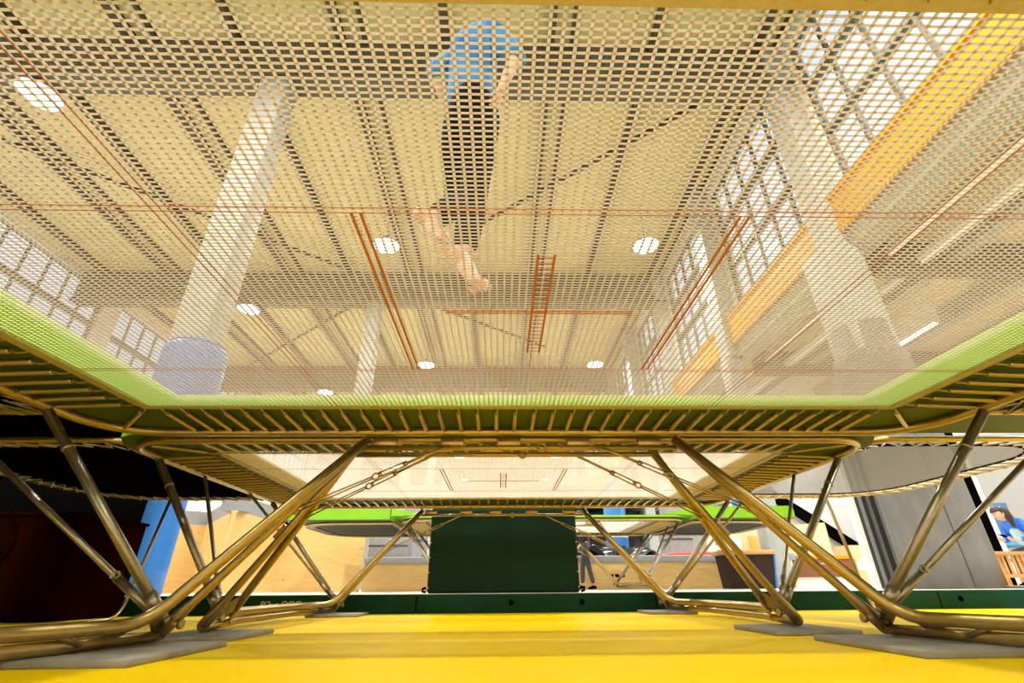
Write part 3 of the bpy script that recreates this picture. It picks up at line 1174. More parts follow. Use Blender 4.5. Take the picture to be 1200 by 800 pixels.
zig = [((-9.6, 9.6), (-7.45, 11.35), 'left stretch behind the blue column'), ((-7.45, 11.35), (-5.52, 8.80), 'stretch coming forward to the corner'),
       ((-5.52, 8.80), (-5.45, 11.2), 'shaded stretch going back from the corner'), ((-5.45, 11.2), (-3.55, 11.6), 'short stretch below the lime mat')]
for p, q, d in zig:
    t = thing('pit_wall', 'tall pine plywood pit wall with grey foam on top, ' + d, 'plywood wall', (p[0], p[1], PF), 'pine plywood pit walls')
    pq = (q[0] - p[0], q[1] - p[1])
    wall_strip((0, 0), pq, 0.0, 1.46, 0.04, 'plywood_panel', M_PLY, t)
    wall_strip((0, 0), pq, 1.46, 1.49, 0.07, 'cap_strip', M_PLY, t)
    wall_strip((0, 0), pq, 1.49, 1.80, 0.30, 'foam_edge', M_GREYFOAM, t)
t = thing('pit_wall', 'low pine plywood pit wall with grey padded rail across the back', 'plywood wall', (-3.5, 11.6, PF), 'pine plywood pit walls')
MB().box(0, 9.6, 0, 0.04, 0, 0.60).build('plywood_panel', M_PLY, t)
MB().rbox(0, 9.6, -0.06, 0.22, 0.60, 0.76, 0.03, 3).build('foam_edge', M_GREYFOAM, t)
mb = MB()
for i in range(3):
    mb.box(6.05 + i * 0.14, 6.15 + i * 0.14, -0.003, 0.0, 0.27, 0.34)
tag(mb.build('vent_slots', M_BLACK, t), 'three small black slots')
t = thing('pit_block', 'grey foam block at the left end of the low pit wall', 'foam block', (-3.15, 12.3, PF))
MB().rbox(-0.38, 0.62, -0.35, 0.35, 0, 1.25, 0.03, 3).build('foam_body', M_GREYFOAM, t)
MB().box(-0.385, 0.625, -0.36, -0.35, 1.02, 1.06).build('strap', M_DARKGREY, t)


def crumple(x0, x1, y0, y1, z, amp, seed, nx=60, ny=14, th=0.03):
    rnd = random.Random(seed)
    ph = [(rnd.uniform(2, 9), rnd.uniform(2, 9), rnd.uniform(0, 6), rnd.uniform(0.3, 1)) for _ in range(9)]
    vs = []
    for lay in (0, 1):
        for i in range(nx + 1):
            for j in range(ny + 1):
                u, v = i / nx, j / ny
                h = sum(a * math.sin(fx * u * 6 + fy * v * 3 + p) for fx, fy, p, a in ph) / 5
                e = min(1, 5 * u, 5 * (1 - u))
                vs.append((x0 + (x1 - x0) * u, y0 + (y1 - y0) * v, z + e * amp * max(0.02, 0.6 + h) * (0.4 + 0.6 * math.sin(PI * min(1, v + 0.25))) - lay * th))
    fs = []
    N = (nx + 1) * (ny + 1)
    for i in range(nx):
        for j in range(ny):
            a = i * (ny + 1) + j
            fs.append((a, a + 1, a + ny + 2, a + ny + 1))
            fs.append((N + a, N + a + ny + 1, N + a + ny + 2, N + a + 1))
    rim = [i * (ny + 1) for i in range(nx + 1)] + [nx * (ny + 1) + j for j in range(1, ny + 1)] + [i * (ny + 1) + ny for i in range(nx - 1, -1, -1)] + [j for j in range(ny - 1, 0, -1)]
    for a, b in zip(rim, rim[1:] + rim[:1]):
        fs.append((a, b, N + b, N + a))
    return MB().add(vs, fs, True)


for x0, x1, sd, lab in ((-2.4, 0.4, 3, 'crumpled black plastic sheet in the pit left of the green block'), (0.9, 4.2, 8, 'crumpled black plastic sheet in the pit behind the standing man')):
    tag(crumple(x0, x1, 12.1, 13.6, 0.895, 0.36, sd).build('plastic_sheet', M_BAGBLACK), lab, 'plastic sheet', 'black sheets in the pit')
t = thing('pit_filling', 'white padded slab under the black sheets in the pit', 'padding', (1.3, 13.0, PF))
MB().rbox(-3.75, 2.9, -0.95, 0.95, 0.0, 0.66, 0.06, 3).build('slab', M_WHITE, t)
tag(MB().rbox(4.4, 5.9, 12.2, 13.2, 0.92, 1.06, 0.04, 3).build('red_pad', M_REDPAD), 'small red pad lying on the pit edge right of the black sheets', 'pad')
tag(MB().rbox(-1.8, -0.7, 15.0, 15.4, PF, 2.55, 0.03, 2).build('orange_board', M_ORANGE), 'orange board standing far back, above the left lime mat slope', 'board')
t = thing('blue_roll', 'bright blue rolled mat far back on the left beside the lime mat', 'rolled mat', (-5.15, 12.4, PF))
MB().lathe([(0.28, 0), (0.30, 0.03), (0.30, 2.35), (0.24, 2.4), (0.08, 2.385)], 24).build('roll', M_BLUE, t)
MB().lathe([(0.303, 0.9), (0.306, 0.91), (0.306, 1.0), (0.303, 1.01)], 24).build('strap', M_BLACK, t)

# back of the hall: dark gallery with shelving, pillars, blue hanging pad
t = thing('storage_gallery', 'dark storage rack with grey beams far behind the background trampoline', 'storage rack', (2.2, 22.0, PF))
mb = MB()
for x in (-4.4, -1.5, 1.5, 4.4):
    for y in (-0.8, 0.8):
        mb.box(x - 0.06, x + 0.06, y - 0.06, y + 0.06, 0, 4.2)
mb.build('uprights', M_DARKGREY, t)
MB().box(-4.5, 4.5, 0.86, 0.92, 0, 4.2).build('back_panel', M_DARKGREY, t)
for z in (1.2, 2.3, 3.3, 4.2):
    MB().box(-4.5, 4.5, -0.85, 0.85, z, z + 0.09).build('shelf', M_DARKGREY, t)
for i, (x, y, w, h, mm, lab) in enumerate(((-3.4, 22, 0.8, 0.7, M_BROWN, 'brown carton'), (-2.3, 22, 0.9, 0.5, M_GREYFOAM, 'grey carton'), (-0.6, 22, 1.0, 0.8, M_RUST, 'rust red carton'), (1.9, 22, 0.9, 0.6, M_WHITE, 'white carton'), (3.0, 22, 0.7, 0.75, M_RUST, 'dark red carton'))):
    tag(MB().rbox(2.2 + x - w / 2, 2.2 + x + w / 2, y - 0.5, y + 0.4, PF + 2.392, PF + 2.392 + h, 0.01, 1).build('carton', mm), lab + ' on the dark storage rack far back', 'carton', 'cartons on the far rack')
t = thing('hanging_pad', 'bright blue padded post far back above the lime trampoline edge', 'padded post', (3.46, 14.4, PF))
MB().lathe([(0.31, 0), (0.34, 0.05), (0.34, 2.85), (0.28, 2.9), (0.09, 2.9), (0.09, 3.4), (0.0, 3.4)], 28).build('post_pad', M_BLUE, t)
MB().lathe([(0.343, 1.4), (0.346, 1.41), (0.346, 1.46), (0.343, 1.47)], 28).build('strap', M_WHITE, t)
for x, y, lab in ((-2.75, 14.3, 'grey foam pillar far back left of the green block'), (5.3, 14.3, 'grey foam pillar far back right of the blue post')):
    t = thing('foam_pillar', lab, 'pillar', (x, y, PF), 'grey pillars behind the pit')
    MB().rbox(-0.36, 0.36, -0.3, 0.3, 0, 2.75, 0.04, 3).build('pillar_pad', M_GREYFOAM, t)
    MB().box(-0.365, 0.365, -0.305, 0.305, 1.3, 1.36).build('strap', M_DARKGREY, t)
t = thing('striped_curtain', 'blue and white striped curtain at the back right above the lime mat', 'curtain', (7.8, 14.8, PF))
for i in range(9):
    MB().box(-1.0 + i * 0.22, -0.80 + i * 0.22, -0.02 + 0.012 * (i % 2), 0.02 + 0.012 * (i % 2), 0.02, 2.75).build('stripe_panel', (M_BLUE, M_WHITE, M_DARKGREY)[(0, 2, 1)[i % 3]], t)
MB().tube([(-1.05, 0, 2.77), (1.05, 0, 2.77)], 0.02, 8).build('rail', M_DARKGREY, t)

# ================================================================== RIGHT SIDE
# white partition with stair stringer
struct(MB().box(8.2, AX, 15.3, 15.5, PF, 5.4).build('wall_partition', mat('light grey wall paint', (0.50, 0.50, 0.50), 0.8)))
t = thing('stair_rail', 'black slanting stair stringer on the white partition at the right', 'stair stringer', (10.2, 15.1, 0))
mb = MB()
mb.prism([(-1.35, 0, 3.32), (1.75, 0, 1.15), (1.75, 0, 0.75), (-1.35, 0, 2.92)], (0, 0.12, 0))
mb.build('stringer', M_BLACK, t)
for i in range(6):
    MB().box(-1.2 + i * 0.5, -0.8 + i * 0.5, 0.12, 0.19, 2.95 - i * 0.35, 3.0 - i * 0.35).build('tread', M_DARKGREY, t)
# folding partition beside the column
t = thing('sliding_panel', 'dark grey ribbed sliding panel with white edge, beside the grey column', 'sliding panel', (6.22, 7.05, PF))
MB().box(-0.24, 0.30, -0.04, 0.04, 0.0, 3.2).build('panel_sheet', M_DARKGREY, t)
MB().box(-0.32, -0.24, -0.06, 0.06, 0.0, 3.22).build('white_edge', M_WHITE, t)
for i, x in enumerate((-0.14, 0.0, 0.16)):
    MB().box(x - 0.025, x + 0.025, -0.065, -0.04, 0, 3.2).build('rib', M_ALU if i == 1 else M_GREYFOAM, t)
# dark post and white pier behind the column
t = thing('door_post', 'black steel door post behind the grey column on the right', 'door post', (9.58, 8.6, PF))
MB().box(-0.12, 0.12, -0.1, 0.1, 0, 3.6).build('post', M_BLACK, t)
MB().box(-0.2, 0.2, -0.16, 0.16, 0, 0.02).build('foot_flange', M_DARKGREY, t)
struct(MB().box(9.85, 10.30, 9.0, 9.3, PF, 4.6).build('wall_pier', M_WHITE))
struct(MB().box(10.25, AX, 9.2, 9.4, PF, 4.6).build('wall_booth', mat('grey wall paint', (0.42, 0.42, 0.42), 0.8)))
t = thing('poster', 'blue and dark grey poster on the white pier behind the woman', 'poster', (10.55, 9.185, 1.38))
MB().rbox(-0.34, 0.34, -0.006, 0.006, -0.45, 0.45, 0.003, 1).build('sheet', mat('poster print', (0.03, 0.20, 0.42), 0.4, 0, 0, 3.0, 0, 1, 0.4, None, (0.16, 0.19, 0.24)), t)
MB().box(-0.30, 0.30, -0.009, -0.006, -0.40, -0.28).build('print_band', mat('poster blue', (0.05, 0.45, 0.7), 0.4), t)
# plywood boxes
def ply_box(name, label, c, size, rz, top_slope=0.0, material=M_PLY2, hole=False):
    t = thing(name, label, 'plywood box', (c[0], c[1], c[2]), 'plywood jumping boxes', rz)
    hx, hy, h = size[0] / 2, size[1] / 2, size[2]
    m = MB()
    poly = [(-hx, -hy, 0), (hx, -hy, 0), (hx, -hy, h), (-hx, -hy, h - top_slope)]
    m.prism(poly, (0, size[1], 0))
    m.build('box_shell', material, t)
    e = MB()
    for x in (-hx, hx):
        e.box(x - 0.012, x + 0.012, -hy - 0.004, -hy, 0.01, (h if x > 0 else h - top_slope) - 0.01)
    e.build('corner_edge', M_PLY, t)
    if hole:
        MB().box(-0.12, 0.12, -hy - 0.004, -hy, h * 0.6, h * 0.6 + 0.05).build('hand_hole', M_BLACK, t)
    return t


ply_box('plywood_box', 'tall pale plywood box in the middle of the cluster, behind the brown cart', (8.2, 13.0, PF), (1.4, 0.9, 1.62), 0.0, 0.1, hole=True)
ply_box('plywood_box', 'plywood box with its top sloping, at the right end of the cluster by the panel', (9.85, 12.3, PF), (1.5, 1.0, 0.95), 0.2, 0.55)
ply_box('plywood_box', 'small square plywood box behind the sloping one, at the foot of the stair', (10.5, 13.9, PF), (0.9, 0.7, 1.10), 0.0, 0.0)
ply_box('plywood_box', 'highest plywood box at the back of the cluster, below the stair stringer', (8.2, 14.2, PF), (1.1, 0.7, 1.92), 0.0, 0.0)
ply_box('plywood_box', 'pale plywood box at the left of the cluster, under the lime mat', (6.95, 13.6, PF), (1.1, 0.8, 1.45), -0.1, -0.2)
t = thing('tilted_board', 'white tilted board with grey printed stamp, left of the plywood boxes', 'board', (6.2, 13.2, PF), rz=-0.1)
bm_q = Quaternion((0, 1, 0), 0.12)
MB().obox((0, 0, 0.68), (0.95, 0.05, 1.30), bm_q).build('board', M_WHITE, t)
for px_, pz_, w_ in ((-0.1, 1.12, 0.22), (0.05, 0.92, 0.5), (0.05, 0.80, 0.42)):
    MB().obox((px_, -0.028, pz_), (w_, 0.004, 0.07), bm_q).build('stamp', M_GREYFOAM, t)
tag(MB().rbox(6.78, 7.12, 12.75, 12.85, PF, 1.5, 0.01, 1).build('orange_plank', M_ORANGE), 'orange brown plank standing between the white board and the plywood boxes', 'plank')

t = thing('vaulting_box', 'dark brown leather vaulting box with light wooden top, in front of the plywood wall', 'vaulting box', (5.55, 10.75, PF))
mb = MB().prism([(-0.46, -0.3, 0), (0.48, -0.3, 0), (0.60, -0.3, 0.70), (-0.52, -0.3, 0.70)], (0, 0.6, 0))
mb.build('box_body', M_DKBROWN, t)
MB().rbox(-0.58, 0.68, -0.34, 0.34, 0.70, 0.80, 0.03, 3).build('wooden_top', M_WOOD, t)
MB().prism([(0.482, -0.31, 0.0), (0.52, -0.31, 0.0), (0.64, -0.31, 0.70), (0.602, -0.31, 0.70)], (0, 0.62, 0)).build('blue_edge', M_BLUE, t)
for hx_, hz_ in ((-0.4, 0.62), (-0.33, 0.42), (0.1, 0.62), (0.14, 0.4), (-0.2, 0.24), (-0.15, 0.08), (0.3, 0.2)):
    MB().tube([(hx_, -0.301, hz_), (hx_, -0.304, hz_)], 0.02, 10).build('stud', M_BLACK, t)
t = thing('gym_cart', 'brown padded cart with yellow top rail and white lettering', 'cart', (7.95, 11.6, PF))
MB().rbox(-0.74, 0.74, -0.03, 0.03, 0.24, 0.64, 0.012, 2).build('side_panel', M_BROWN, t)
MB().rbox(-0.70, 0.76, -0.06, 0.06, 0.64, 0.73, 0.02, 2).build('top_rail', M_CRANE, t)
MB().rbox(-0.92, -0.68, -0.10, 0.10, 0.62, 0.80, 0.04, 3).build('end_cap', M_GREYFOAM, t)
for x in (-0.86, 0.80):
    MB().box(x - 0.035, x + 0.035, -0.05, 0.05, 0.06, 0.64).build('frame_post', M_CRANE, t)
    MB().tube([(x, -0.03, 0.05), (x, 0.03, 0.05)], 0.05, 14).build('caster', M_BLACK, t)
MB().box(-0.70, 0.72, 0.05, 0.07, 0.01, 0.24).build('lower_panel', M_WHITE, t)
o = link('lettering', text_mesh('Ban-Fiedlera', 0.075, M_WHITE, 'lettering'), t, (-0.14, -0.0325, 0.52))
o.rotation_euler = (PI / 2, 0, 0)
t = thing('shoe', 'black shoe lying on the pale floor beside the brown cart', 'shoe', (8.45, 10.6, PF), 'black shoes by the cart')
mb = MB().sphere((0, 0, 0.045), 0.05, 14, 8, (2.6, 1.0, 0.9)).sphere((-0.05, 0, 0.075), 0.045, 12, 8, (1.5, 0.95, 0.9))
mb.build('upper', M_BLACK, t)
MB().rbox(-0.13, 0.13, -0.047, 0.047, 0.0, 0.02, 0.008, 2).build('sole', M_DARKGREY, t)

# wooden bench, chair, bag, things at the right edge
t = thing('wooden_table', 'small oiled wooden slatted table beside the grey column at the right edge', 'table', (7.80, 6.75, PF))
MB().rbox(-0.30, 0.30, -0.25, 0.25, 0.46, 0.51, 0.01, 2).build('table_top', M_WOOD, t)
for x in (-0.25, 0.25):
    for y in (-0.2, 0.2):
        MB().prism([(x - 0.03, y - 0.03, 0), (x + 0.03, y - 0.03, 0), (x + 0.03, y + 0.03, 0), (x - 0.03, y + 0.03, 0)], (-0.02 if x > 0 else 0.02, 0, 0.46)).build('leg', M_WOOD, t)
MB().box(-0.22, 0.22, -0.22, -0.19, 0.14, 0.19).build('lower_rail', M_WOOD, t)
for i in range(5):
    MB().box(-0.18 + i * 0.08, -0.14 + i * 0.08, -0.215, -0.20, 0.19, 0.46).build('slat', M_WOOD, t)
t = thing('bag', 'black bag standing on the wooden table', 'bag', (7.64, 6.80, PF + 0.512))
MB().rbox(-0.15, 0.19, -0.09, 0.09, 0.0, 0.26, 0.04, 3).build('bag_body', M_BLACK, t)
MB().tube([(-0.06, 0, 0.25), (-0.05, 0, 0.31), (0.08, 0, 0.31), (0.10, 0, 0.25)], 0.012, 8).build('handle', M_DARKGREY, t)
t = thing('yellow_mat', 'thin yellow and blue mat on the pale floor at the right edge', 'mat', (7.6, 5.55, PF))
MB().rbox(-0.85, 1.2, -0.30, 0.35, 0.0, 0.02, 0.006, 2).build('blue_layer', M_BLUE, t)
MB().rbox(-0.85, 1.2, -0.28, 0.35, 0.021, 0.035, 0.005, 2).build('yellow_layer', M_CRANE, t)
t = thing('laundry_bag', 'crumpled pinkish white plastic bag lying on the yellow mat at the right edge', 'bag', (7.45, 5.6, PF + 0.037))
mb = MB().sphere((0, 0, 0.08), 0.1, 18, 12, (2.3, 1.2, 0.8)).sphere((0.2, 0.03, 0.066), 0.08, 14, 10, (1.8, 1.1, 0.8))
o = mb.build('bag_body', mat('pinkish plastic', (0.85, 0.70, 0.66), 0.35, 0, 0.15, 6, 0.8, 9), t)
MB().tube([(-0.20, 0, 0.08), (-0.27, 0, 0.09), (-0.31, 0.02, 0.06)], [0.04, 0.018, 0.03], 8).build('knot', M_WHITE, t)


# ================================================================== PEOPLE
def skin_graph(nodes, edges, sub=2):
    """nodes: {name: ((x,y,z), r)} first is the root -> (verts, faces)"""
    names = list(nodes)
    me = bpy.data.meshes.new('tmp')
    me.from_pydata([nodes[n][0] for n in names], [(names.index(a), names.index(b)) for a, b in edges], [])
    o = bpy.data.objects.new('tmp', me)
    COL.objects.link(o)
    o.modifiers.new('s', 'SKIN').use_smooth_shade = True
    if not me.skin_vertices:
        bpy.context.view_layer.objects.active = o
        bpy.ops.mesh.customdata_skin_add()
    for i, n in enumerate(names):
        r = nodes[n][1]
        me.skin_vertices[0].data[i].radius = r if isinstance(r, tuple) else (r, r)
        me.skin_vertices[0].data[i].use_root = (i == 0)
    sm = o.modifiers.new('d', 'SUBSURF')
    sm.levels = sub
    sm.render_levels = sub
    dg = bpy.context.evaluated_depsgraph_get()
    out = bpy.data.meshes.new_from_object(o.evaluated_get(dg))
    vs = [tuple(v.co) for v in out.vertices]
    fs = [tuple(p.vertices) for p in out.polygons]
    bpy.data.objects.remove(o)
    bpy.data.meshes.remove(me)
    bpy.data.meshes.remove(out)
    return vs, fs


def V(p):
    return Vector(p)


def hand(mb, wrist, d, palm_n, side, L=0.17, curl=0.5):
    """palm and five fingers; d forearm direction, palm_n palm normal, side = thumb direction"""
    d = V(d).normalized()
    pn = V(palm_n)
    pn = (pn - d * pn.dot(d)).normalized()
    sd = V(side)
    sd = (sd - d * sd.dot(d) - pn * sd.dot(pn)).normalized()
    w = V(wrist)
    pal = w + d * L * 0.42
    vs, fs = skin_graph({'a': (w - d * 0.02, 0.022), 'b': (w + d * L * 0.2, (0.030, 0.019)), 'c': (pal, (0.036, 0.016))}, [('a', 'b'), ('b', 'c')], 2)
    mb.add(vs, fs, True)
    lens = (0.40, 0.46, 0.43, 0.34)
    for i in range(4):
        base = w + d * L * 0.40 + sd * (0.024 - 0.016 * i)
        c = curl * (0.9 + 0.12 * i)
        l = L * lens[i] / 2.6
        p1 = base + d * l
        d2 = (d * math.cos(c) + pn * math.sin(c))
        p2 = p1 + d2 * l
        d3 = (d * math.cos(1.9 * c) + pn * math.sin(1.9 * c))
        p3 = p2 + d3 * l * 0.8
        vs, fs = skin_graph({'a': (base, 0.0095), 'b': (p1, 0.009), 'c': (p2, 0.0082), 'e': (p3, 0.0065)}, [('a', 'b'), ('b', 'c'), ('c', 'e')], 1)
        mb.add(vs, fs, True)
    tb = w + d * L * 0.14 + sd * 0.022
    t1 = tb + (d * 0.55 + sd * 0.75).normalized() * 0.036
    t2 = t1 + (d * 0.85 + sd * 0.3 + pn * 0.35).normalized() * 0.030
    vs, fs = skin_graph({'a': (tb, 0.012), 'b': (t1, 0.0105), 'c': (t2, 0.008)}, [('a', 'b'), ('b', 'c')], 1)
    mb.add(vs, fs, True)


def foot(mb, ankle, toe_dir, sole_n, L=0.24, mirror=1):
    """bare foot: heel behind the ankle, ball, five toes"""
    t = V(toe_dir).normalized()
    n = V(sole_n)
    n = (n - t * n.dot(t)).normalized()
    a = V(ankle)
    s = t.cross(n).normalized() * mirror
    heel = a - t * L * 0.20 + n * 0.055
    mid = a + t * L * 0.28 + n * 0.045
    ball = a + t * L * 0.54 + n * 0.058
    vs, fs = skin_graph({'a': (a, 0.037), 'h': (heel, 0.032), 'm': (mid, (0.036, 0.030)), 'b': (ball, (0.043, 0.019))}, [('a', 'h'), ('a', 'm'), ('m', 'b')], 2)
    mb.add(vs, fs, True)
    for i, (l, r) in enumerate(((0.055, 0.0125), (0.048, 0.0095), (0.043, 0.009), (0.036, 0.0085), (0.030, 0.008))):
        b0 = ball + s * (0.030 - 0.0155 * i) - t * 0.004 * i
        vs, fs = skin_graph({'a': (b0, r), 'b': (b0 + t * l * 0.6 - n * 0.003, r), 'c': (b0 + t * l + n * 0.004, r * 0.8)}, [('a', 'b'), ('b', 'c')], 1)
        mb.add(vs, fs, True)


def head(mb, c, face, up, h=0.23):
    """head with brow, nose, mouth, chin and ears; c centre, face direction, up direction"""
    f = V(face).normalized()
    u = V(up)
    u = (u - f * u.dot(f)).normalized()
    r = f.cross(u)
    bm = bmesh.new()
    bmesh.ops.create_uvsphere(bm, u_segments=24, v_segments=18, radius=1)
    for v in bm.verts:
        x, y, z = v.co
        k = 1.0
        if z < 0:
            k = 1 - 0.28 * (-z) ** 1.3
        X, Y, Z = x * 0.074 * k, y * 0.095 * (k if y < 0 else 1 - 0.10 * max(0, -z)), z * h / 2
        if y > 0.5:
            fx = x
            if abs(fx) < 0.22 and -0.42 < z < 0.12:      # nose
                Y += 0.022 * (1 - abs(fx) / 0.22) * (1 - abs(z + 0.22) / 0.36)
            if abs(abs(fx) - 0.36) < 0.2 and -0.02 < z < 0.25:   # eye sockets
                Y -= 0.008
            if abs(fx) < 0.32 and -0.66 < z < -0.48:     # lips
                Y += 0.006
            if abs(fx) < 0.3 and z < -0.8:
                Y += 0.008
        v.co = V(c) + r * X + f * Y + u * Z
    mb.bm(bm, True)
    for s in (-1, 1):
        bm = bmesh.new()
        bmesh.ops.create_uvsphere(bm, u_segments=10, v_segments=8, radius=1)
        for v in bm.verts:
            x, y, z = v.co
            v.co = V(c) + r * (s * 0.074 + x * 0.010) + f * (-0.012 + y * 0.018) + u * (-0.005 + z * 0.030)
        mb.bm(bm, True)


def hair_cap(c, face, up, h=0.23, long=None):
    f = V(face).normalized()
    u = V(up)
    u = (u - f * u.dot(f)).normalized()
    r = f.cross(u)
    m = MB()
    bm = bmesh.new()
    bmesh.ops.create_uvsphere(bm, u_segments=24, v_segments=16, radius=1)
    for v in bm.verts:
        x, y, z = v.co
        if y > 0.1 and z < 0.42:
            y = 0.1 + (y - 0.1) * 0.1
        zz = max(z, -0.45 if y < 0 else -0.1)
        v.co = V(c) + r * x * 0.083 + f * (y * 0.103 - 0.006) + u * (zz * (h / 2 + 0.014) + 0.006)
    m.bm(bm, True)
    if long:
        pts, rad = long
        m.tube([V(p) for p in pts], rad, 10)
    return m


def eyes(t, c, face, up, h=0.23):
    f = V(face).normalized()
    u = V(up)
    u = (u - f * u.dot(f)).normalized()
    r = f.cross(u)
    for s in (-1, 1):
        p = V(c) + r * s * 0.030 + f * 0.084 + u * 0.012
        MB().sphere(p, 0.011, 10, 8).build('eye', M_WHITE, t)
        MB().sphere(p + f * 0.008, 0.006, 8, 6).build('pupil', M_BLACK, t)


def figure(t, J, scale=1.0, bare_feet=False, sleeves=0.9, torso_mat=M_SHIRT, leg_mat=M_TROUSER, torso_name='shirt', leg_name='trousers', foot_dirs=None, hand_dirs=None, fat=1.0, hem=0.62):
    """J: joint positions in the local space of t"""
    R = lambda r: r * scale * fat
    N = {'pelvis': (J['pelvis'], R(0.105)), 'waist': (J['waist'], R(0.100)), 'chest': (J['chest'], R(0.115)), 'neck0': (J['neck0'], R(0.055)), 'neck1': (J['neck1'], R(0.045)),
         'skull': (J['head'], R(0.055))}
    E = [('pelvis', 'waist'), ('waist', 'chest'), ('chest', 'neck0'), ('neck0', 'neck1'), ('neck1', 'skull')]
    for s in ('l', 'r'):
        N[s + 'sh'] = (J[s + 'sh'], R(0.050))
        N[s + 'el'] = (J[s + 'el'], R(0.037))
        N[s + 'wr'] = (J[s + 'wr'], R(0.024))
        N[s + 'hip'] = (J[s + 'hip'], R(0.078))
        N[s + 'kn'] = (J[s + 'kn'], R(0.052))
        N[s + 'an'] = (J[s + 'an'], R(0.034))
        E += [('chest', s + 'sh'), (s + 'sh', s + 'el'), (s + 'el', s + 'wr'), ('pelvis', s + 'hip'), (s + 'hip', s + 'kn'), (s + 'kn', s + 'an')]
    mb = MB()
    vs, fs = skin_graph(N, E, 2)
    mb.add(vs, fs, True)
    head(mb, J['head'], J['face'], J['up'], 0.23 * scale)
    for s, k in (('l', 1), ('r', -1)):
        hd = hand_dirs[s] if hand_dirs else {}
        fore = V(J[s + 'wr']) - V(J[s + 'el'])
        hand(mb, J[s + 'wr'], hd.get('d', fore), hd.get('n', (0, -1, 0)), hd.get('side', (0, 1, 0)), 0.175 * scale, hd.get('curl', 0.5))
        if bare_feet:
            foot(mb, J[s + 'an'], foot_dirs[s][0], foot_dirs[s][1], 0.25 * scale, k)
    mb.build('body', M_SKIN, t)
    # upper garment
    G = {'chest': (V(J['chest']), R(0.140)), 'waist': (V(J['waist']), R(0.128)), 'hem': (V(J['waist']).lerp(V(J['pelvis']), hem), R(0.140)), 'neck': (V(J['neck0']), R(0.070))}
    GE = [('chest', 'waist'), ('waist', 'hem'), ('chest', 'neck')]
    for s in ('l', 'r'):
        sh, el, wr = V(J[s + 'sh']), V(J[s + 'el']), V(J[s + 'wr'])
        G[s + 'sh'] = (sh, R(0.070))
        GE.append(('chest', s + 'sh'))
        if sleeves <= 1:
            G[s + 'cuff'] = (sh.lerp(el, sleeves), R(0.080))
            GE.append((s + 'sh', s + 'cuff'))
        else:
            G[s + 'el'] = (el, R(0.054 if sleeves > 1.5 else 0.068))
            G[s + 'cuff'] = (el.lerp(wr, sleeves - 1), R(0.040 if sleeves > 1.5 else 0.066))
            GE += [(s + 'sh', s + 'el'), (s + 'el', s + 'cuff')]
    vs, fs = skin_graph(G, GE, 2)
    g = MB().add(vs, fs, True).build(torso_name, torso_mat, t)
    # lower garment
    G = {'pelvis': (V(J['pelvis']), R(0.125)), 'top': (V(J['pelvis']).lerp(V(J['waist']), 0.85), R(0.120))}
    GE = [('pelvis', 'top')]
    for s in ('l', 'r'):
        hp, kn, an = V(J[s + 'hip']), V(J[s + 'kn']), V(J[s + 'an'])
        G[s + 'hip'] = (hp, R(0.098))
        G[s + 'mid'] = (hp.lerp(kn, 0.5), R(0.083))
        G[s + 'kn'] = (kn, R(0.066))
        G[s + 'calf'] = (kn.lerp(an, 0.45), R(0.063))
        G[s + 'cuff'] = (kn.lerp(an, 0.93), R(0.050))
        GE += [('pelvis', s + 'hip'), (s + 'hip', s + 'mid'), (s + 'mid', s + 'kn'), (s + 'kn', s + 'calf'), (s + 'calf', s + 'cuff')]
    vs, fs = skin_graph(G, GE, 2)
    MB().add(vs, fs, True).build(leg_name, leg_mat, t)
    eyes(t, J['head'], J['face'], J['up'])


def shoe(t, ankle, toe_dir, material=M_BLACK):
    d = V(toe_dir).normalized()
    a = V(ankle)
    m = MB()
    vs, fs = skin_graph({'a': (a + V((0, 0, -0.02)), 0.045), 'h': (a - d * 0.05 + V((0, 0, -0.055)), (0.042, 0.035)), 'm': (a + d * 0.09 + V((0, 0, -0.055)), (0.044, 0.032)), 't': (a + d * 0.17 + V((0, 0, -0.066)), (0.040, 0.022))},
                       [('a', 'h'), ('a', 'm'), ('m', 't')], 2)
    m.add(vs, fs, True)
    o = m.build('shoe', material, t)
    return o


# the jumper above the bed of the nearest trampoline
jp = thing('person', 'barefoot jumper in a blue T-shirt and black trousers, in mid-air above the nearest trampoline', 'person', (-0.29, 0.0, 0.0))
o_ = Vector((-0.29, 0, 0))
J = {k: Vector(v) - o_ for k, v in {
    'pelvis': (-0.290, 0.0, 2.25), 'waist': (-0.290, 0.0, 2.43), 'chest': (-0.285, 0.0, 2.70), 'neck0': (-0.285, 0.02, 2.89), 'neck1': (-0.27, 0.06, 2.93), 'head': (-0.25, 0.13, 2.99),
    'lsh': (-0.385, 0.08, 2.79), 'rsh': (-0.185, -0.08, 2.79), 'lel': (-0.485, 0.04, 2.64), 'rel': (-0.080, -0.12, 2.50), 'lwr': (-0.40, 0.24, 2.47), 'rwr': (-0.130, -0.14, 2.30),
    'lhip': (-0.345, 0.05, 2.18), 'rhip': (-0.235, -0.05, 2.18), 'lkn': (-0.345, 0.17, 1.86), 'rkn': (-0.255, -0.01, 1.80), 'lan': (-0.425, -0.06, 1.56), 'ran': (-0.285, -0.04, 1.385)}.items()}
J['face'] = (0.6, 0.75, -0.45)
J['up'] = (0.2, 0.4, 0.9)
